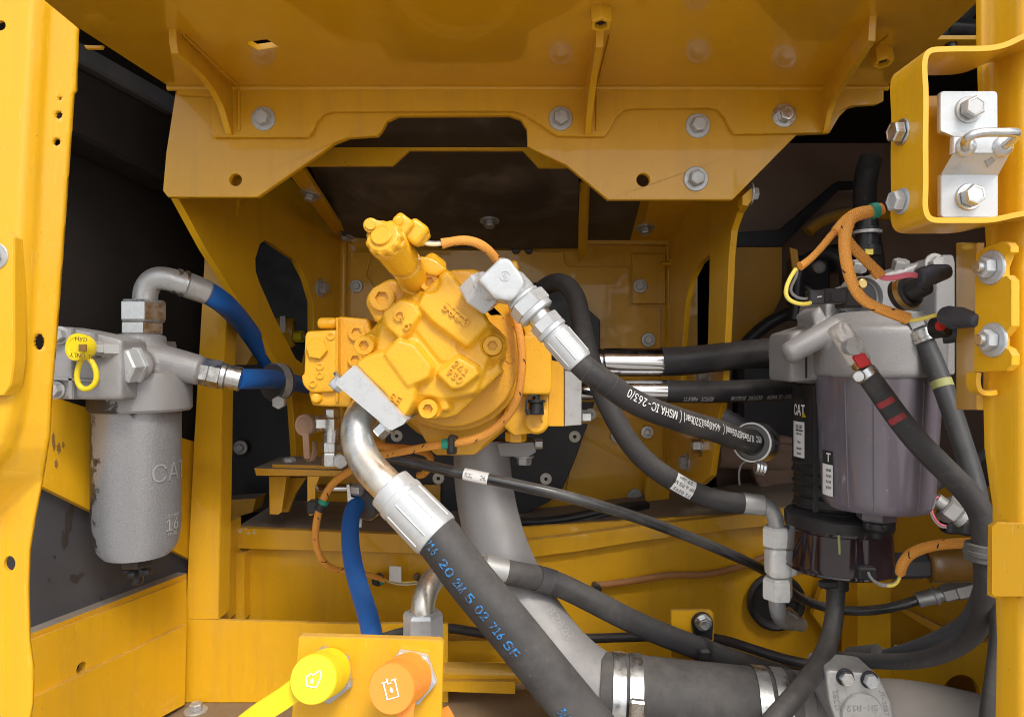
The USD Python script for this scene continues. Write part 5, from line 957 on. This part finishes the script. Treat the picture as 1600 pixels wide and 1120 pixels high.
s.add('sensor_rim', lathe(P(1340, 466, .795), (0, -1, 0), [(0, R(33, .79)), (.010, R(33, .79)), (.012, R(31.5, .79)), (.009, R(30, .79)), (.006, R(29.5, .79)), (.006, 0)], 44), 'cast_grey', 30)
s.add('sensor_face', lathe(P(1340, 466, .789), (0, -1, 0), [(0, R(29, .79)), (.001, R(29, .79)), (.002, R(27, .79))], 40), 'black_plastic', 30)
for x, y in ((1346, 444), (1346, 468)): s.add('sensor_screw', lathe(P(x, y, .784), (0, -1, 0), [(0, R(8, .78)), (.003, R(8, .78)), (.004, R(6, .78))], 20), 'brass', 30)
s.add('slot', panel([(1258, 520), (1262, 520), (1262, 590), (1258, 592)], front(.7895), .002), 'black_paint')
s.bolt(P(1460, 412, .765), (0, -1, 0), .0075, washer=1.5, mat='zinc_dull')
for x, y in ((1340, 424), (1405, 422)): s.add('cover_bolt', hexnut(P(x, y, .81), (0, -.5, 1), .012, .009), 'zinc_dull', 25)
s = Thing('filter_canister', 'large violet grey filter canister with long vertical seams and hexagon base', 'filter')
prof = [(588, 89), (600, 89), (760, 80.5), (775, 79.5), (785, 77), (791, 72), (794, 60), (794.5, 30)]
can = Tube([vc+up*zv(y) for y, r in prof], [1]*8, 72, smooth=False); can2 = lathe(vc+up*zv(594), up, [(zv(y)-zv(594), R(r, YV)) for y, r in reversed(prof)], 72)
s.add('canister', can2, 'violet_grey', 30)
for aa in (-.98, -.52, .28, .62):
    dv = np.array([math.sin(aa), -math.cos(aa), 0]); s.add('seam', Tube([vc+up*zv(y)+dv*(R(r, YV)-.0003) for y, r in ((596, 89), (760, 80.5), (783, 77.6))], .0011, 8, smooth=False), 'violet_grey')
s.add('base_hex', lathe(P(1369, 812, .775), up, [(0, R(26, .77)), (.002, R(29, .77)), (.016, R(29, .77))], 6, 20), 'violet_grey', 25)
s.add('drain_wing', cast([cyl(P(1372, 828, .775), P(1372, 813, .775), R(20, .77), R(20, .77)), tomani(rbox(P(1372, 820, .775), (R(46, .77), .010, R(13, .77)), r=.001)), cyl(P(1369, 842, .775), P(1369, 826, .775), R(9, .77), R(11, .77))], .003, 3), 'black_plastic', 40)
vt = Tube([vc+up*zv(800), vc+up*zv(588)], R(83, YV), 72, smooth=False)
def wraprect(th, tb, x, y, w, h, mat, name='label', label=None, lift=.0006):   # paper label round an upright can; w, h in metres
    m = trimesh.creation.box((h, w, .0002)).subdivide_to_size(.004); c = tb.ps[0]; th0 = math.asin(np.clip(((x-CX)/F*(c[1]-tb.r[0])-c[0])/tb.r[0], -.99, .99)); dv = np.array([math.sin(th0), -math.cos(th0), 0])
    s0 = float(H+(CY-y)/F*(c[1]-tb.r[0]*math.cos(th0)*.9)-tb.ps[0][2]); return th.add(name, tb.wrap(T(m.vertices, m.faces), s0, tb.turn_to(s0, dv), lift=lift), mat, True, label)
wraprect(s, vt, 1302, 749, .019, .034, 'white_label', label='white printed paper label'); wraprect(s, vt, 1302, 714, .019, .015, 'black_ink', label='black label head')
for k in range(4): vfit(s, vt, ('0HM', 'FILTRO', 'FILTER', '1R-0770')[k], 734+9*k, 1299, .0028, 'black_ink', .008, 'label_print', lift=.0014)
vfit(s, vt, 'T', 714, 1293, .009, 'white_label', None, 'label_print', True, lift=.0014)
s = Thing('filter_canister', 'slim black ribbed filter canister with white and black labels left of the violet one', 'filter')
zb_ = lambda y: zv(y, .86)
s.add('canister', lathe(bc+up*zb_(806), up, [(zb_(y)-zb_(806), R(r, .86)) for y, r in ((806, 64), (792, 65), (788, 69), (785, 66), (774, 66), (770, 69), (767, 66), (756, 66), (752, 69), (749, 66), (739, 66), (735, 69.5), (731, 67), (724, 67), (721, 69.5), (718, 68), (640, 68), (600, 68))], 64), 'black_plastic', 25)
bt = Tube([bc+up*zb_(806), bc+up*zb_(600)], R(68.2, .86), 64, smooth=False)
wraprect(s, bt, 1254, 686, .024, .043, 'white_label', label='white printed paper label'); wraprect(s, bt, 1254, 640, .024, .028, 'black_ink', label='black label with logo')
vfit(s, bt, 'CAT', 640, 1247.5, .0125, 'white_label', .021, 'logo', True, lift=.0014)
th_ = math.asin(((1248.5-CX)/F*(.86-.03)-bc[0])/bt.r[0]) if abs(((1248.5-CX)/F*(.86-.03)-bc[0])/bt.r[0]) < .97 else -1.2
s.add('logo_triangle', bt.wrap(T([[-.003, -.0035, 0], [-.003, .0035, 0], [.004, 0, 0]], [[0, 2, 1], [0, 1, 2]]), zb_(646)-zb_(806), bt.turn_to(.05, np.array([math.sin(th_), -math.cos(th_), 0])), lift=.0018), 'yellow_cap', False)
for k, (tt, yy, ww) in enumerate((('526-5387', 666, .012), ('Fuel Water Separator', 672, .014), ('Filtre de', 677, .009), ('Filtro', 690, .006), ('Kraftstoff', 700, .010), ('730 3487', 708, .008))): vfit(s, bt, tt, yy, 1252 if k < 5 else 1256, .0026 if k else .004, 'black_ink', ww, 'label_print', lift=.0014)
s.add('side_strap', panel([(1272, 602), (1279, 602), (1279, 800), (1272, 800)], front(.795), .004), 'black_plastic')
s = Thing('amber_water_bowl', 'dark red brown translucent water bowl under the black canister', 'bowl')
ac = np.array([(1310-CX)/F*.85, .85, 0]); za = lambda y: zv(y, .85)
s.add('bowl', lathe(ac+up*za(886), up, [(za(y)-za(886), R(r, .85)) for y, r in ((886, 40), (885, 70), (882, 78), (874, 79), (824, 76), (822, 78), (818, 79))], 64), 'amber_bowl', 30)
s.add('collar', lathe(ac+up*za(818), up, [(za(y)-za(818), R(r, .85)) for y, r in ((818, 79), (802, 79.5), (799, 77), (797, 66))], 64), 'black_plastic', 30)
s.add('base_rim', lathe(ac+up*za(887), up, [(0, R(60, .85)), (.001, R(76, .85)), (.003, R(79.5, .85)), (.005, R(79, .85))], 64), 'amber_bowl', 30)
s.add('inner_stripe', panel([(1309, 836), (1313, 836), (1314, 866), (1311, 866)], front(.788), .0006), 'olive_tape')
s.add('drain_stem', lathe(P(1306, 908, .83), up, [(0, .009), (.01, .009), (.011, .013), (.02, .013)], 24), 'brass', 30)
s.add('drain_cock', hexnut(P(1330, 893, .82), (1, -.3, 0), .028, .009), 'black_plastic', 30)
for x, y in ((1290, 893), (1276, 888)): s.add('clip', Tube([P(x, y, .82), P(x+6, y-8, .82), P(x+20, y-8, .82), P(x+24, y+4, .82)], .0035, 10), 'zinc_dull')
s = Thing('drain_hose', 'black drain hose hanging from the amber bowl and curving to the lower left', 'hose')
s.add('hose', Tube([P(1306, 902, .83), P(1306, 925, .825), P(1304, 955, .82), P(1297, 995, .80), P(1279, 1037, .76), P(1250, 1078, .71), P(1205, 1130, .67), P(1170, 1180, .66)], .0102, 24), 'rubber')
s.add('clip_band', lathe(P(1306, 919, .826), up, [(0, .0106), (0, .014), (.014, .014), (.014, .0106)], 28), 'black_plastic', 30)
s.add('clip_ears', rbox(P(1294, 912, .815), (.022, .008, .009), r=.002), 'black_plastic', 30)

# ------------------------------------------------------------------ hoses on the right
s = Thing('valve_hose', 'dusty black hose with two red bands and a red valve lever', 'hose')
h8 = Tube([P(1347, 577, .665), P(1364, 598, .66), P(1392, 637, .655), P(1426, 681, .645), P(1474, 731, .635), P(1512, 770, .63), P(1533, 803, .625), P(1539, 845, .625), P(1541, 900, .625), P(1536, 955, .64), P(1516, 995, .67), P(1470, 1022, .70), P(1400, 1033, .75), P(1330, 1030, .80), P(1290, 1030, .85)], [.0096, .0102, .0106, .0106, .0104, .0092, .0085, .0082, .008], 28)
s.add('hose', h8, 'rubber_dusty')
for a in (1385, 1401):
    x = sx(h8, a) if False else float(h8.s[np.argmin(np.hypot(CX+F*h8.ps[:, 0]/h8.ps[:, 1]-a, CY-F*(h8.ps[:, 2]-H)/h8.ps[:, 1]-(628 if a == 1385 else 652)))])
    s.add('red_band', h8.wrap(T(*(lambda m: (m.vertices, m.faces))(trimesh.creation.box((.006, .017, .0003)).subdivide_to_size(.003))), x, ph(h8, x, (-.5, -1, -.3)), lift=.0003), 'red_faded', True)
d = unit(P(1364, 598, .66)-P(1318, 525, .68)); e0 = P(1318, 525, .68)
s.add('valve_body', cast([cyl(e0-d*.012, e0+d*.030, .0105), tomani(rbox(e0+d*.002+np.array([-.004, -.004, .004]), (.015, .016, .017), (np.cross(d, (0, 1, 0)), (0, 1, 0), d), .002)), cyl(P(1307, 520, .68), P(1322, 512, .67), .008)], .002, 3), 'white_metal', 40)
s.add('screw_disc', lathe(P(1334, 541, .660), (0, -1, 0), [(-.008, R(14, .66)), (.003, R(14, .66)), (.004, R(13, .66)), (.004, R(10.5, .66)), (.003, R(10, .66))], 32), 'zinc_light', 30)
s.add('red_lever', rbox(P(1346, 563, .655), (.011, .007, .013), (np.cross(d, (0, 1, 0)), (0, 1, 0), d), .0015), 'red_plastic', 30)
s.add('stem', along(e0, d, (28, [(0, 8), (4, 9), (6, 8), (10, 8)], 24))[0], 'brass', 30)
s.add('worm_clamp', h8.ring(.006, .009, .0108, 28), 'zinc', 30); s.add('clamp_screw', lathe(P(1340, 588, .652), (-.3, -1, 0), [(0, .0055), (.005, .0055), (.006, .0045)], 18), 'zinc', 30)
s = Thing('supply_hose', 'smooth black hose with olive tape band behind the valve hose', 'hose')
h9 = Tube([P(1437, 522, .715), P(1455, 558, .71), P(1472, 600, .70), P(1488, 645, .69), P(1504, 694, .68), P(1520, 745, .67), P(1531, 800, .66), P(1536, 850, .655), P(1540, 890, .655), P(1528, 940, .67), P(1500, 978, .70), P(1450, 1003, .73), P(1400, 1020, .77), P(1350, 1030, .82)], [.0098, .0096, .0094, .009, .008, .0075, .007, .007], 24)
s.add('hose', h9, 'rubber_grey')
x = float(h9.s[np.argmin(np.abs(CY-F*(h9.ps[:, 2]-H)/h9.ps[:, 1]-601))]); s.add('olive_band', h9.ring(x, .008, .0099, 28, .0002), 'olive_tape', 30)
d = unit(P(1455, 558, .71)-P(1437, 522, .715)); e0 = P(1430, 500, .718)
for nm, a, pr, n in (('banjo_nut', -6, [(0, 11), (8, 12), (14, 12), (15, 10)], 6), ('collar', 10, [(0, 11), (1, 13), (9, 13), (10, 12)], 32), ('collar', 19, [(0, 12.5), (1, 13.5), (4, 13.5), (5, 12)], 32)): s.add(nm, along(e0, d, (a, pr, n))[0], 'zinc', 28)
s = Thing('hanging_drain_tube', 'grey black tube running straight down inside the right post', 'tube')
s.add('hanging_drain_tube', Tube([P(1545, 840, .63), P(1554, 890, .63), P(1561, 955, .625), P(1558, 1020, .62), P(1546, 1110, .61), P(1540, 1180, .61)], .0072, 20), 'rubber_dusty')
s = Thing('hose_clamp', 'grey plastic clamp binding the hoses at the right post', 'clamp')
s.add('body', lathe(P(1539, 877, .628), unit((.05, 0, 1)), [(0, .0150), (.001, .0165), (.015, .0165), (.016, .015)], 28), 'grey_plastic', 30)
s.add('strap', lathe(P(1539, 868, .628), unit((.05, 0, 1)), [(0, .0165), (.0005, .0172), (.004, .0172), (.0045, .0165)], 28), 'grey_plastic', 30)
s = Thing('tube_coupling', 'short corrugated black joint on the lower right hoses', 'coupling')
s.add('tube_coupling', Tube([P(1330, 1026, .81), P(1372, 1022, .78)], [.011+.001*(k % 2) for k in range(9)], 20, smooth=False), 'rubber_dusty')
s = Thing('pressure_sensor', 'plated sensor with black plug and pink wires beside the violet canister', 'sensor')
d = unit((.55, -.2, -.42)); e0 = P(1462, 780, .80)
for nm, a, pr, n in (('thread', 0, [(0, 8), (12, 8)], 20), ('nut', 10, [(0, 14), (2, 16), (14, 16), (16, 13)], 6), ('body', 26, [(0, 10), (2, 12), (8, 12)], 24)): s.add(nm, along(e0, d, (a, pr, n))[0], 'zinc_dull', 28)
s.add('plug', cast([tomani(rbox(P(1492, 822, .80), (.030, .018, .016), r=.003)), tomani(rbox(P(1512, 822, .80), (.022, .02, .020), r=.003))], .003, 3), 'black_plastic', 40)
s.add('wire', Tube([P(1466, 776, .79), P(1456, 790, .785), P(1460, 808, .785), P(1478, 821, .79)], .0011, 8), 'pink_wire'); s.add('wire', Tube([P(1463, 778, .79), P(1453, 792, .785), P(1458, 811, .785), P(1478, 824, .79)], .0011, 8), 'grey_wire')
s.add('bracket_rod', Tube([P(1440, 772, .84), P(1500, 735, .86), P(1560, 695, .88)], .006, 12), 'grey_sheet')
s = Thing('amber_strainer', 'ribbed amber brown strainer with grey hexagon end at the lower right', 'strainer')
d = unit(P(1532, 882, .93)-P(1370, 884, .95)); e0 = P(1368, 884, .95)
s.add('hex_end', along(e0, d, (0, [(0, 16), (2, 18), (56, 18), (66, 16)], 6))[0], 'grey_sheet', 28)
s.add('strainer', along(e0, d, (64, [(0, 19), (2, 22)]+[(8+k*9, 22+.9*(k % 2)) for k in range(9)]+[(90, 22)], 40))[0], 'amber_rubber', 30)

# ------------------------------------------------------------------ orange braided looms, wires, connectors
def loom(name, label, pts, r, group=None, extra=(), mat='loom'):
    th = Thing(name, label, 'wiring loom', group); th.add('sleeve', Tube([P(*p) for p in pts], np.asarray(r)*.88, 16, 10), mat); return th
s = loom('wiring_loom', 'bright orange braided loom with green tape splitting into three at the latch bracket', [(1378, 326, .60), (1362, 330, .60), (1340, 335, .60), (1322, 346, .60), (1306, 362, .60)], [.0058, .006, .0066, .0062, .005])
s.add('branch', Tube([P(*p) for p in ((1318, 347, .600), (1303, 363, .602), (1284, 386, .606), (1262, 408, .61), (1250, 416, .61))], [.0046, .0036, .0034, .0036, .0044], 16, 10, scale=.88), 'loom')
s.add('branch', Tube([P(*p) for p in ((1330, 341, .598), (1321, 365, .594), (1321, 400, .59), (1328, 432, .59), (1344, 463, .59), (1376, 483, .59), (1418, 498, .59))], [.0058, .0058, .0054, .0054, .0052, .005, .0058], 16, 10, scale=.88), 'loom')
s.add('branch', Tube([P(*p) for p in ((1312, 352, .604), (1323, 374, .606), (1344, 398, .608), (1364, 418, .61), (1376, 432, .61))], [.005, .005, .0048, .005, .006], 16, 10, scale=.88), 'loom')
s.add('green_tape', Tube([P(1361, 330.5, .60), P(1371, 328, .60)], .0066, 20, smooth=False), 'green_tape')
s.add('yellow_wire', Tube([P(*p) for p in ((1244, 420, .61), (1232, 440, .61), (1229, 462, .61), (1240, 472, .61), (1266, 473, .615))], .0018, 10), 'yellow_wire')
s.add('grey_wire', Tube([P(*p) for p in ((1245, 422, .612), (1240, 440, .614), (1236, 455, .618), (1250, 466, .62), (1266, 464, .62))], .0013, 10), 'grey_wire')
for o in (0, 3): s.add('pink_wire', Tube([P(*p) for p in ((1374, 429+o, .61), (1390, 433+o, .605), (1408, 430+o, .60), (1432, 429+o, .60))], .0017, 10), 'pink_wire')
s.add('yellow_wire', Tube([P(*p) for p in ((1416, 499, .59), (1436, 499, .588), (1456, 494, .585), (1480, 491, .580))], .0018, 10), 'yellow_wire')
s = Thing('sensor_connector', 'black rectangular connector plugged beside the round sensor', 'connector')
s.add('plug', rbox(P(1273, 465, .62), (.013, .012, .0125), r=.001), 'black_plastic', 30); s.add('neck', rbox(P(1287, 464, .622), (.010, .009, .0095), r=.001), 'black_plastic', 30)
s.add('body', rbox(P(1302, 463, .625), (.020, .013, .013), r=.0015), 'black_plastic', 30); s.add('plug_end', rbox(P(1326, 466, .64), (.018, .02, .019), r=.002), 'black_plastic', 30); s.add('latch_mark', panel([(1278, 463), (1285, 462), (1285, 464), (1278, 465)], front(.613), .001), 'white_ink')
def boot(name, label, a, b, r0, r1, rot=0):
    th = Thing(name, label, 'rubber boot', 'rubber boots over the sensor plugs'); d = unit(b-a); L = np.linalg.norm(b-a)
    th.add('boot', cast([cyl(a, a+d*L*.5, r0*.85, r0), cyl(a+d*L*.45, b, r0, r1), cyl(a+d*L*.1+np.array([0, 0, r0*.5]), a+d*L*.8+np.array([0, 0, r0*.4]), r0*.5, r0*.3), cyl(a+d*L*.2-np.array([0, 0, r0*.5]), a+d*L*.6-np.array([0, 0, r0*.4])+np.array([0, .012, 0]), r0*.7, r0*.5)], .0018, 4), 'rubber_boot', 45)
    return th
boot('rubber_boot', 'grey black rubber boot with pink wires, upper of two', P(1434, 434, .60), P(1484, 423, .60), .0088, .0058)
boot('rubber_boot', 'grey black rubber boot with yellow wire pointing at the right post', P(1476, 493, .580), P(1529, 501, .535), .0088, .0048)
s = Thing('brass_sender', 'brass ringed dark sender under the upper rubber boot', 'sensor')
d = unit((.35, -.8, .25)); e0 = P(1405, 462, .66)
for nm, a, pr, n, m in (('body', 0, [(0, 15), (8, 16), (14, 14)], 32, 'black_plastic'), ('brass_ring', 6, [(0, 15), (0, 16.5), (5, 16.5), (5, 15)], 32, 'brass'), ('tip', 14, [(0, 11), (14, 9)], 28, 'black_plastic')): s.add(nm, along(e0, d, (a, pr, n))[0], m, 30)
s.add('white_patch', panel([(1398, 436), (1404, 440), (1402, 462), (1396, 458)], front(.650), .004), 'white_label')
s = Thing('red_button_plug', 'small black plug with red button under the lower rubber boot', 'plug')
s.add('body', lathe(P(1462, 512, .64), (.3, -1, 0), [(0, .010), (.012, .009), (.014, .007)], 24), 'black_plastic', 30); s.add('button', lathe(P(1467, 509, .627), (.3, -1, 0), [(0, .0045), (.003, .0045), (.004, .003)], 16), 'red_plastic', 30); s.add('neck', Tube([P(1475, 520, .64), P(1500, 516, .63), P(1512, 505, .62)], [.010, .009, .005], 16), 'rubber_boot')
s = Thing('dark_bottle_neck', 'black ribbed neck with yellow marker behind the orange loom', 'sensor')
s.add('neck', lathe(P(1354, 400, .90), up, [(0, .016), (.012, .016), (.013, .013), (.03, .013), (.031, .015), (.036, .015), (.037, .011), (.048, .011)], 28), 'black_plastic', 30)
s.add('rim', lathe(P(1354, 366, .90), up, [(0, .018), (.004, .018), (.005, .012)], 28), 'zinc_dull', 30); s.add('yellow_marker', panel([(1352, 389), (1365, 389), (1365, 398), (1352, 398)], front(.883), .001), 'yellow_wire')
s = Thing('engine_pipes_cluster', 'black pipes and brackets in shadow left of the round sensor', 'pipes')
s.add('pipe', Tube([P(1240, 500, 1.15), P(1246, 440, 1.15), P(1262, 405, 1.15), P(1300, 398, 1.15), P(1318, 420, 1.15), P(1320, 470, 1.15)], .010, 16), 'black_plastic')
s.add('pipe', Tube([P(1280, 500, 1.2), P(1276, 470, 1.2), P(1262, 452, 1.2), P(1240, 450, 1.22)], .009, 16), 'black_plastic'); s.add('bracket', panel([(1234, 386), (1246, 390), (1250, 420), (1240, 430)], front(1.12), .004), 'yellow_dusty')
s.add('pipe', Tube([P(1150, 560, 1.3), P(1210, 500, 1.3), P(1300, 480, 1.3)], .012, 16), 'black_plastic')

s = loom('wiring_loom', 'orange braided loom from the solenoid plug to behind the silver elbow', [(690, 381, .70), (704, 378, .70), (730, 376, .70), (752, 383, .705), (768, 396, .715), (786, 420, .74)], [.0062, .0052, .0054, .0054, .005, .005])
s.add('pale_wire', Tube([P(*p) for p in ((658, 376, .695), (668, 381, .70), (680, 382, .70), (694, 380, .70))], .0021, 10), 'pale_wire'); s.add('dark_wire', Tube([P(*p) for p in ((660, 374, .697), (670, 378, .702), (692, 378, .702))], .0013, 8), 'grey_wire')
s = loom('wiring_loom', 'orange braided loom lying around the right side of the pump flange', [(800, 475, .790), (808, 505, .785), (815, 545, .782), (814, 590, .782), (804, 632, .782), (784, 660, .785), (752, 682, .79), (716, 691, .795), (680, 696, .80), (640, 703, .81), (585, 712, .83)], .0053)
s.add('green_tape', Tube([P(692, 694, .797), P(701, 693, .796)], .0060, 20, smooth=False), 'green_tape')
s = Thing('loom_clip', 'black clip holding the orange loom under the pump', 'clip')
s.add('button', lathe(P(709, 688, .835), (0, -1, 0), [(0, R(9, .83)), (.03, R(10, .8)), (.033, R(9, .8))], 24), 'black_plastic', 30); s.add('band', rbox(P(706, 693, .795), (.007, .014, .020), r=.0015), 'black_plastic', 30); s.add('foot', rbox(P(706, 704, .798), (.011, .010, .007), r=.001), 'black_plastic', 30)
loom('wiring_loom', 'dusty orange loom behind the silver suction elbow', [(585, 692, .92), (606, 698, .92), (630, 700, .93), (655, 704, .95), (672, 714, .97), (670, 730, .98), (655, 742, 1.0)], .0058, mat='loom')
loom('wiring_loom', 'orange braided loom hanging left of the bright blue hose', [(556, 728, .95), (540, 740, .96), (519, 757, .97), (503, 785, .97), (494, 820, .98), (494, 850, .99), (504, 875, 1.0), (522, 888, 1.02), (546, 893, 1.04), (600, 906, 1.08)], [.0062, .0062, .006, .0058, .0052, .005, .0048, .0046])
s = Thing('loom_clip', 'black clip with green tape on the hanging orange loom', 'clip')
s.add('block', rbox(P(492, 791, .985), (.018, .02, .018), r=.002), 'black_plastic', 30); s.add('tie', Tube([P(504, 787, .97), P(499, 797, .97)], .0078, 16, smooth=False), 'black_plastic'); s.add('green_tape', Tube([P(507, 781, .97), P(504, 787, .97)], .0070, 16, smooth=False), 'green_tape')
s = Thing('panel_harness', 'thin wires with white tag and black plug on the yellow panel', 'wiring loom')
s.add('plug', lathe(P(592, 903, 1.12), (0, -1, 0), [(0, .009), (.012, .009), (.014, .007)], 20), 'black_plastic', 30); s.add('plug_stem', rbox(P(587, 908, 1.10), (.010, .01, .008), r=.001), 'black_plastic'); s.add('green_tape', rbox(P(597, 908, 1.10), (.007, .008, .008), r=.001), 'green_tape')
s.add('white_tag', panel([(608, 884), (627, 885), (627, 910), (608, 907)], front(1.10), .0008), 'white_label')
for k in range(3): s.add('wire', Tube([P(600, 905, 1.11), P(620, 909+1.5*k, 1.105), P(640, 909+2*k, 1.105), P(672, 906, 1.11)], .0013, 8), ('yellow_wire', 'grey_wire', 'pale_wire')[k])
s.add('button', lathe(P(652, 899, 1.125), (0, -1, 0), [(0, .005), (.008, .005)], 14), 'brown_cap', 30); s.add('connector', rbox(P(660, 907, 1.11), (.016, .01, .011), r=.001), 'black_plastic')
loom('wiring_loom', 'dusty orange loom running across the lower yellow panel', [(930, 914, 1.12), (960, 911, 1.12), (1000, 905, 1.12), (1050, 898, 1.12), (1090, 898, 1.12), (1130, 892, 1.12), (1165, 882, 1.12), (1200, 866, 1.12)], [.0058, .006, .0056], mat='loom_dim')
s = Thing('loom_clip', 'black push button clip at the left end of the panel loom', 'clip')
s.add('button', lathe(P(930, 913, 1.13), (0, -1, 0), [(0, .006), (.02, .0075), (.024, .0075), (.026, .006)], 20), 'black_plastic', 30); s.add('stem', rbox(P(931, 919, 1.115), (.006, .006, .010), r=.001), 'black_plastic')
s = loom('wiring_loom', 'orange braided loom from the right hose bundle to the amber bowl plug', [(1536, 846, .66), (1510, 848, .68), (1475, 850, .70), (1444, 856, .72), (1420, 868, .735), (1410, 882, .74), (1407, 894, .745)], [.005, .0058, .0062, .0062, .006])
s.add('yellow_wire', Tube([P(*p) for p in ((1406, 892, .745), (1404, 906, .745), (1396, 914, .745), (1384, 914, .75))], .0017, 10), 'yellow_wire')
for k in range(2): s.add('grey_wire', Tube([P(*p) for p in ((1404, 892, .747), (1398, 910+2*k, .748), (1380, 913+2*k, .75), (1364, 906, .76), (1357, 894, .77))], .0015, 10), 'grey_wire')
s.add('plug', rbox(P(1350, 893, .79), (.020, .02, .014), r=.002), 'black_plastic')
s = Thing('engine_cable_bundle', 'black ribbed cable bundle lying on the beam behind the grey pipe', 'cable')
for k in range(2): s.add('cable', Tube([P(800, 822-k*7, 1.22), P(850, 822-k*7, 1.22), P(900, 815-k*7, 1.22), P(950, 803-k*6, 1.22), P(1010, 795-k*5, 1.24)], .009, 14), 'black_plastic')
s = Thing('overhead_hose', 'black hose crossing the gap at the upper right corner', 'hose')
s.add('hose', Tube([P(1440, 75, .79), P(1475, 50, .79), P(1505, 20, .79), P(1540, -15, .79)], .012, 16), 'rubber'); s.add('collar', Tube([P(1478, 44, .785), P(1535, 48, .785)], .011, 16, smooth=False), 'black_plastic'); s.add('bar', panel([(1455, 55), (1545, 55), (1545, 62), (1450, 62)], front(.75), .02), 'yellow_paint'); s.add('stud', Tube([P(1486, 66, .76), P(1486, 90, .76)], .006, 12, smooth=False), 'black_plastic')
s = Thing('tape_end', 'small yellow edge strip in the gap left of the ceiling sheet', 'strip')
s.add('tape_end', panel([(130, 70), (160, 71), (158, 76), (134, 76)], front(.70), .004), 'yellow_paint')

GROUPS = {'wiring_loom': 'orange braided wiring looms', 'blue_hose': 'blue hydraulic hoses', 'black_hose': 'black hoses across the bay', 'pump_hose': 'pair of hoses right of the pump', 'door_post': 'near yellow door posts', 'arm_plate': 'yellow gusset plates beside the pump', 'rubber_boot': 'rubber boots over the sensor plugs',
          'dust_cap': 'rubber dust caps', 'filter_canister': 'fuel filter canisters', 'hose_clamp': 'hose clamps', 'loom_clip': 'black clips on the looms', 'bay_wall': 'side walls of the bay'}
for th in THINGS:
    th.group = GROUPS.get(th.name); th.write()
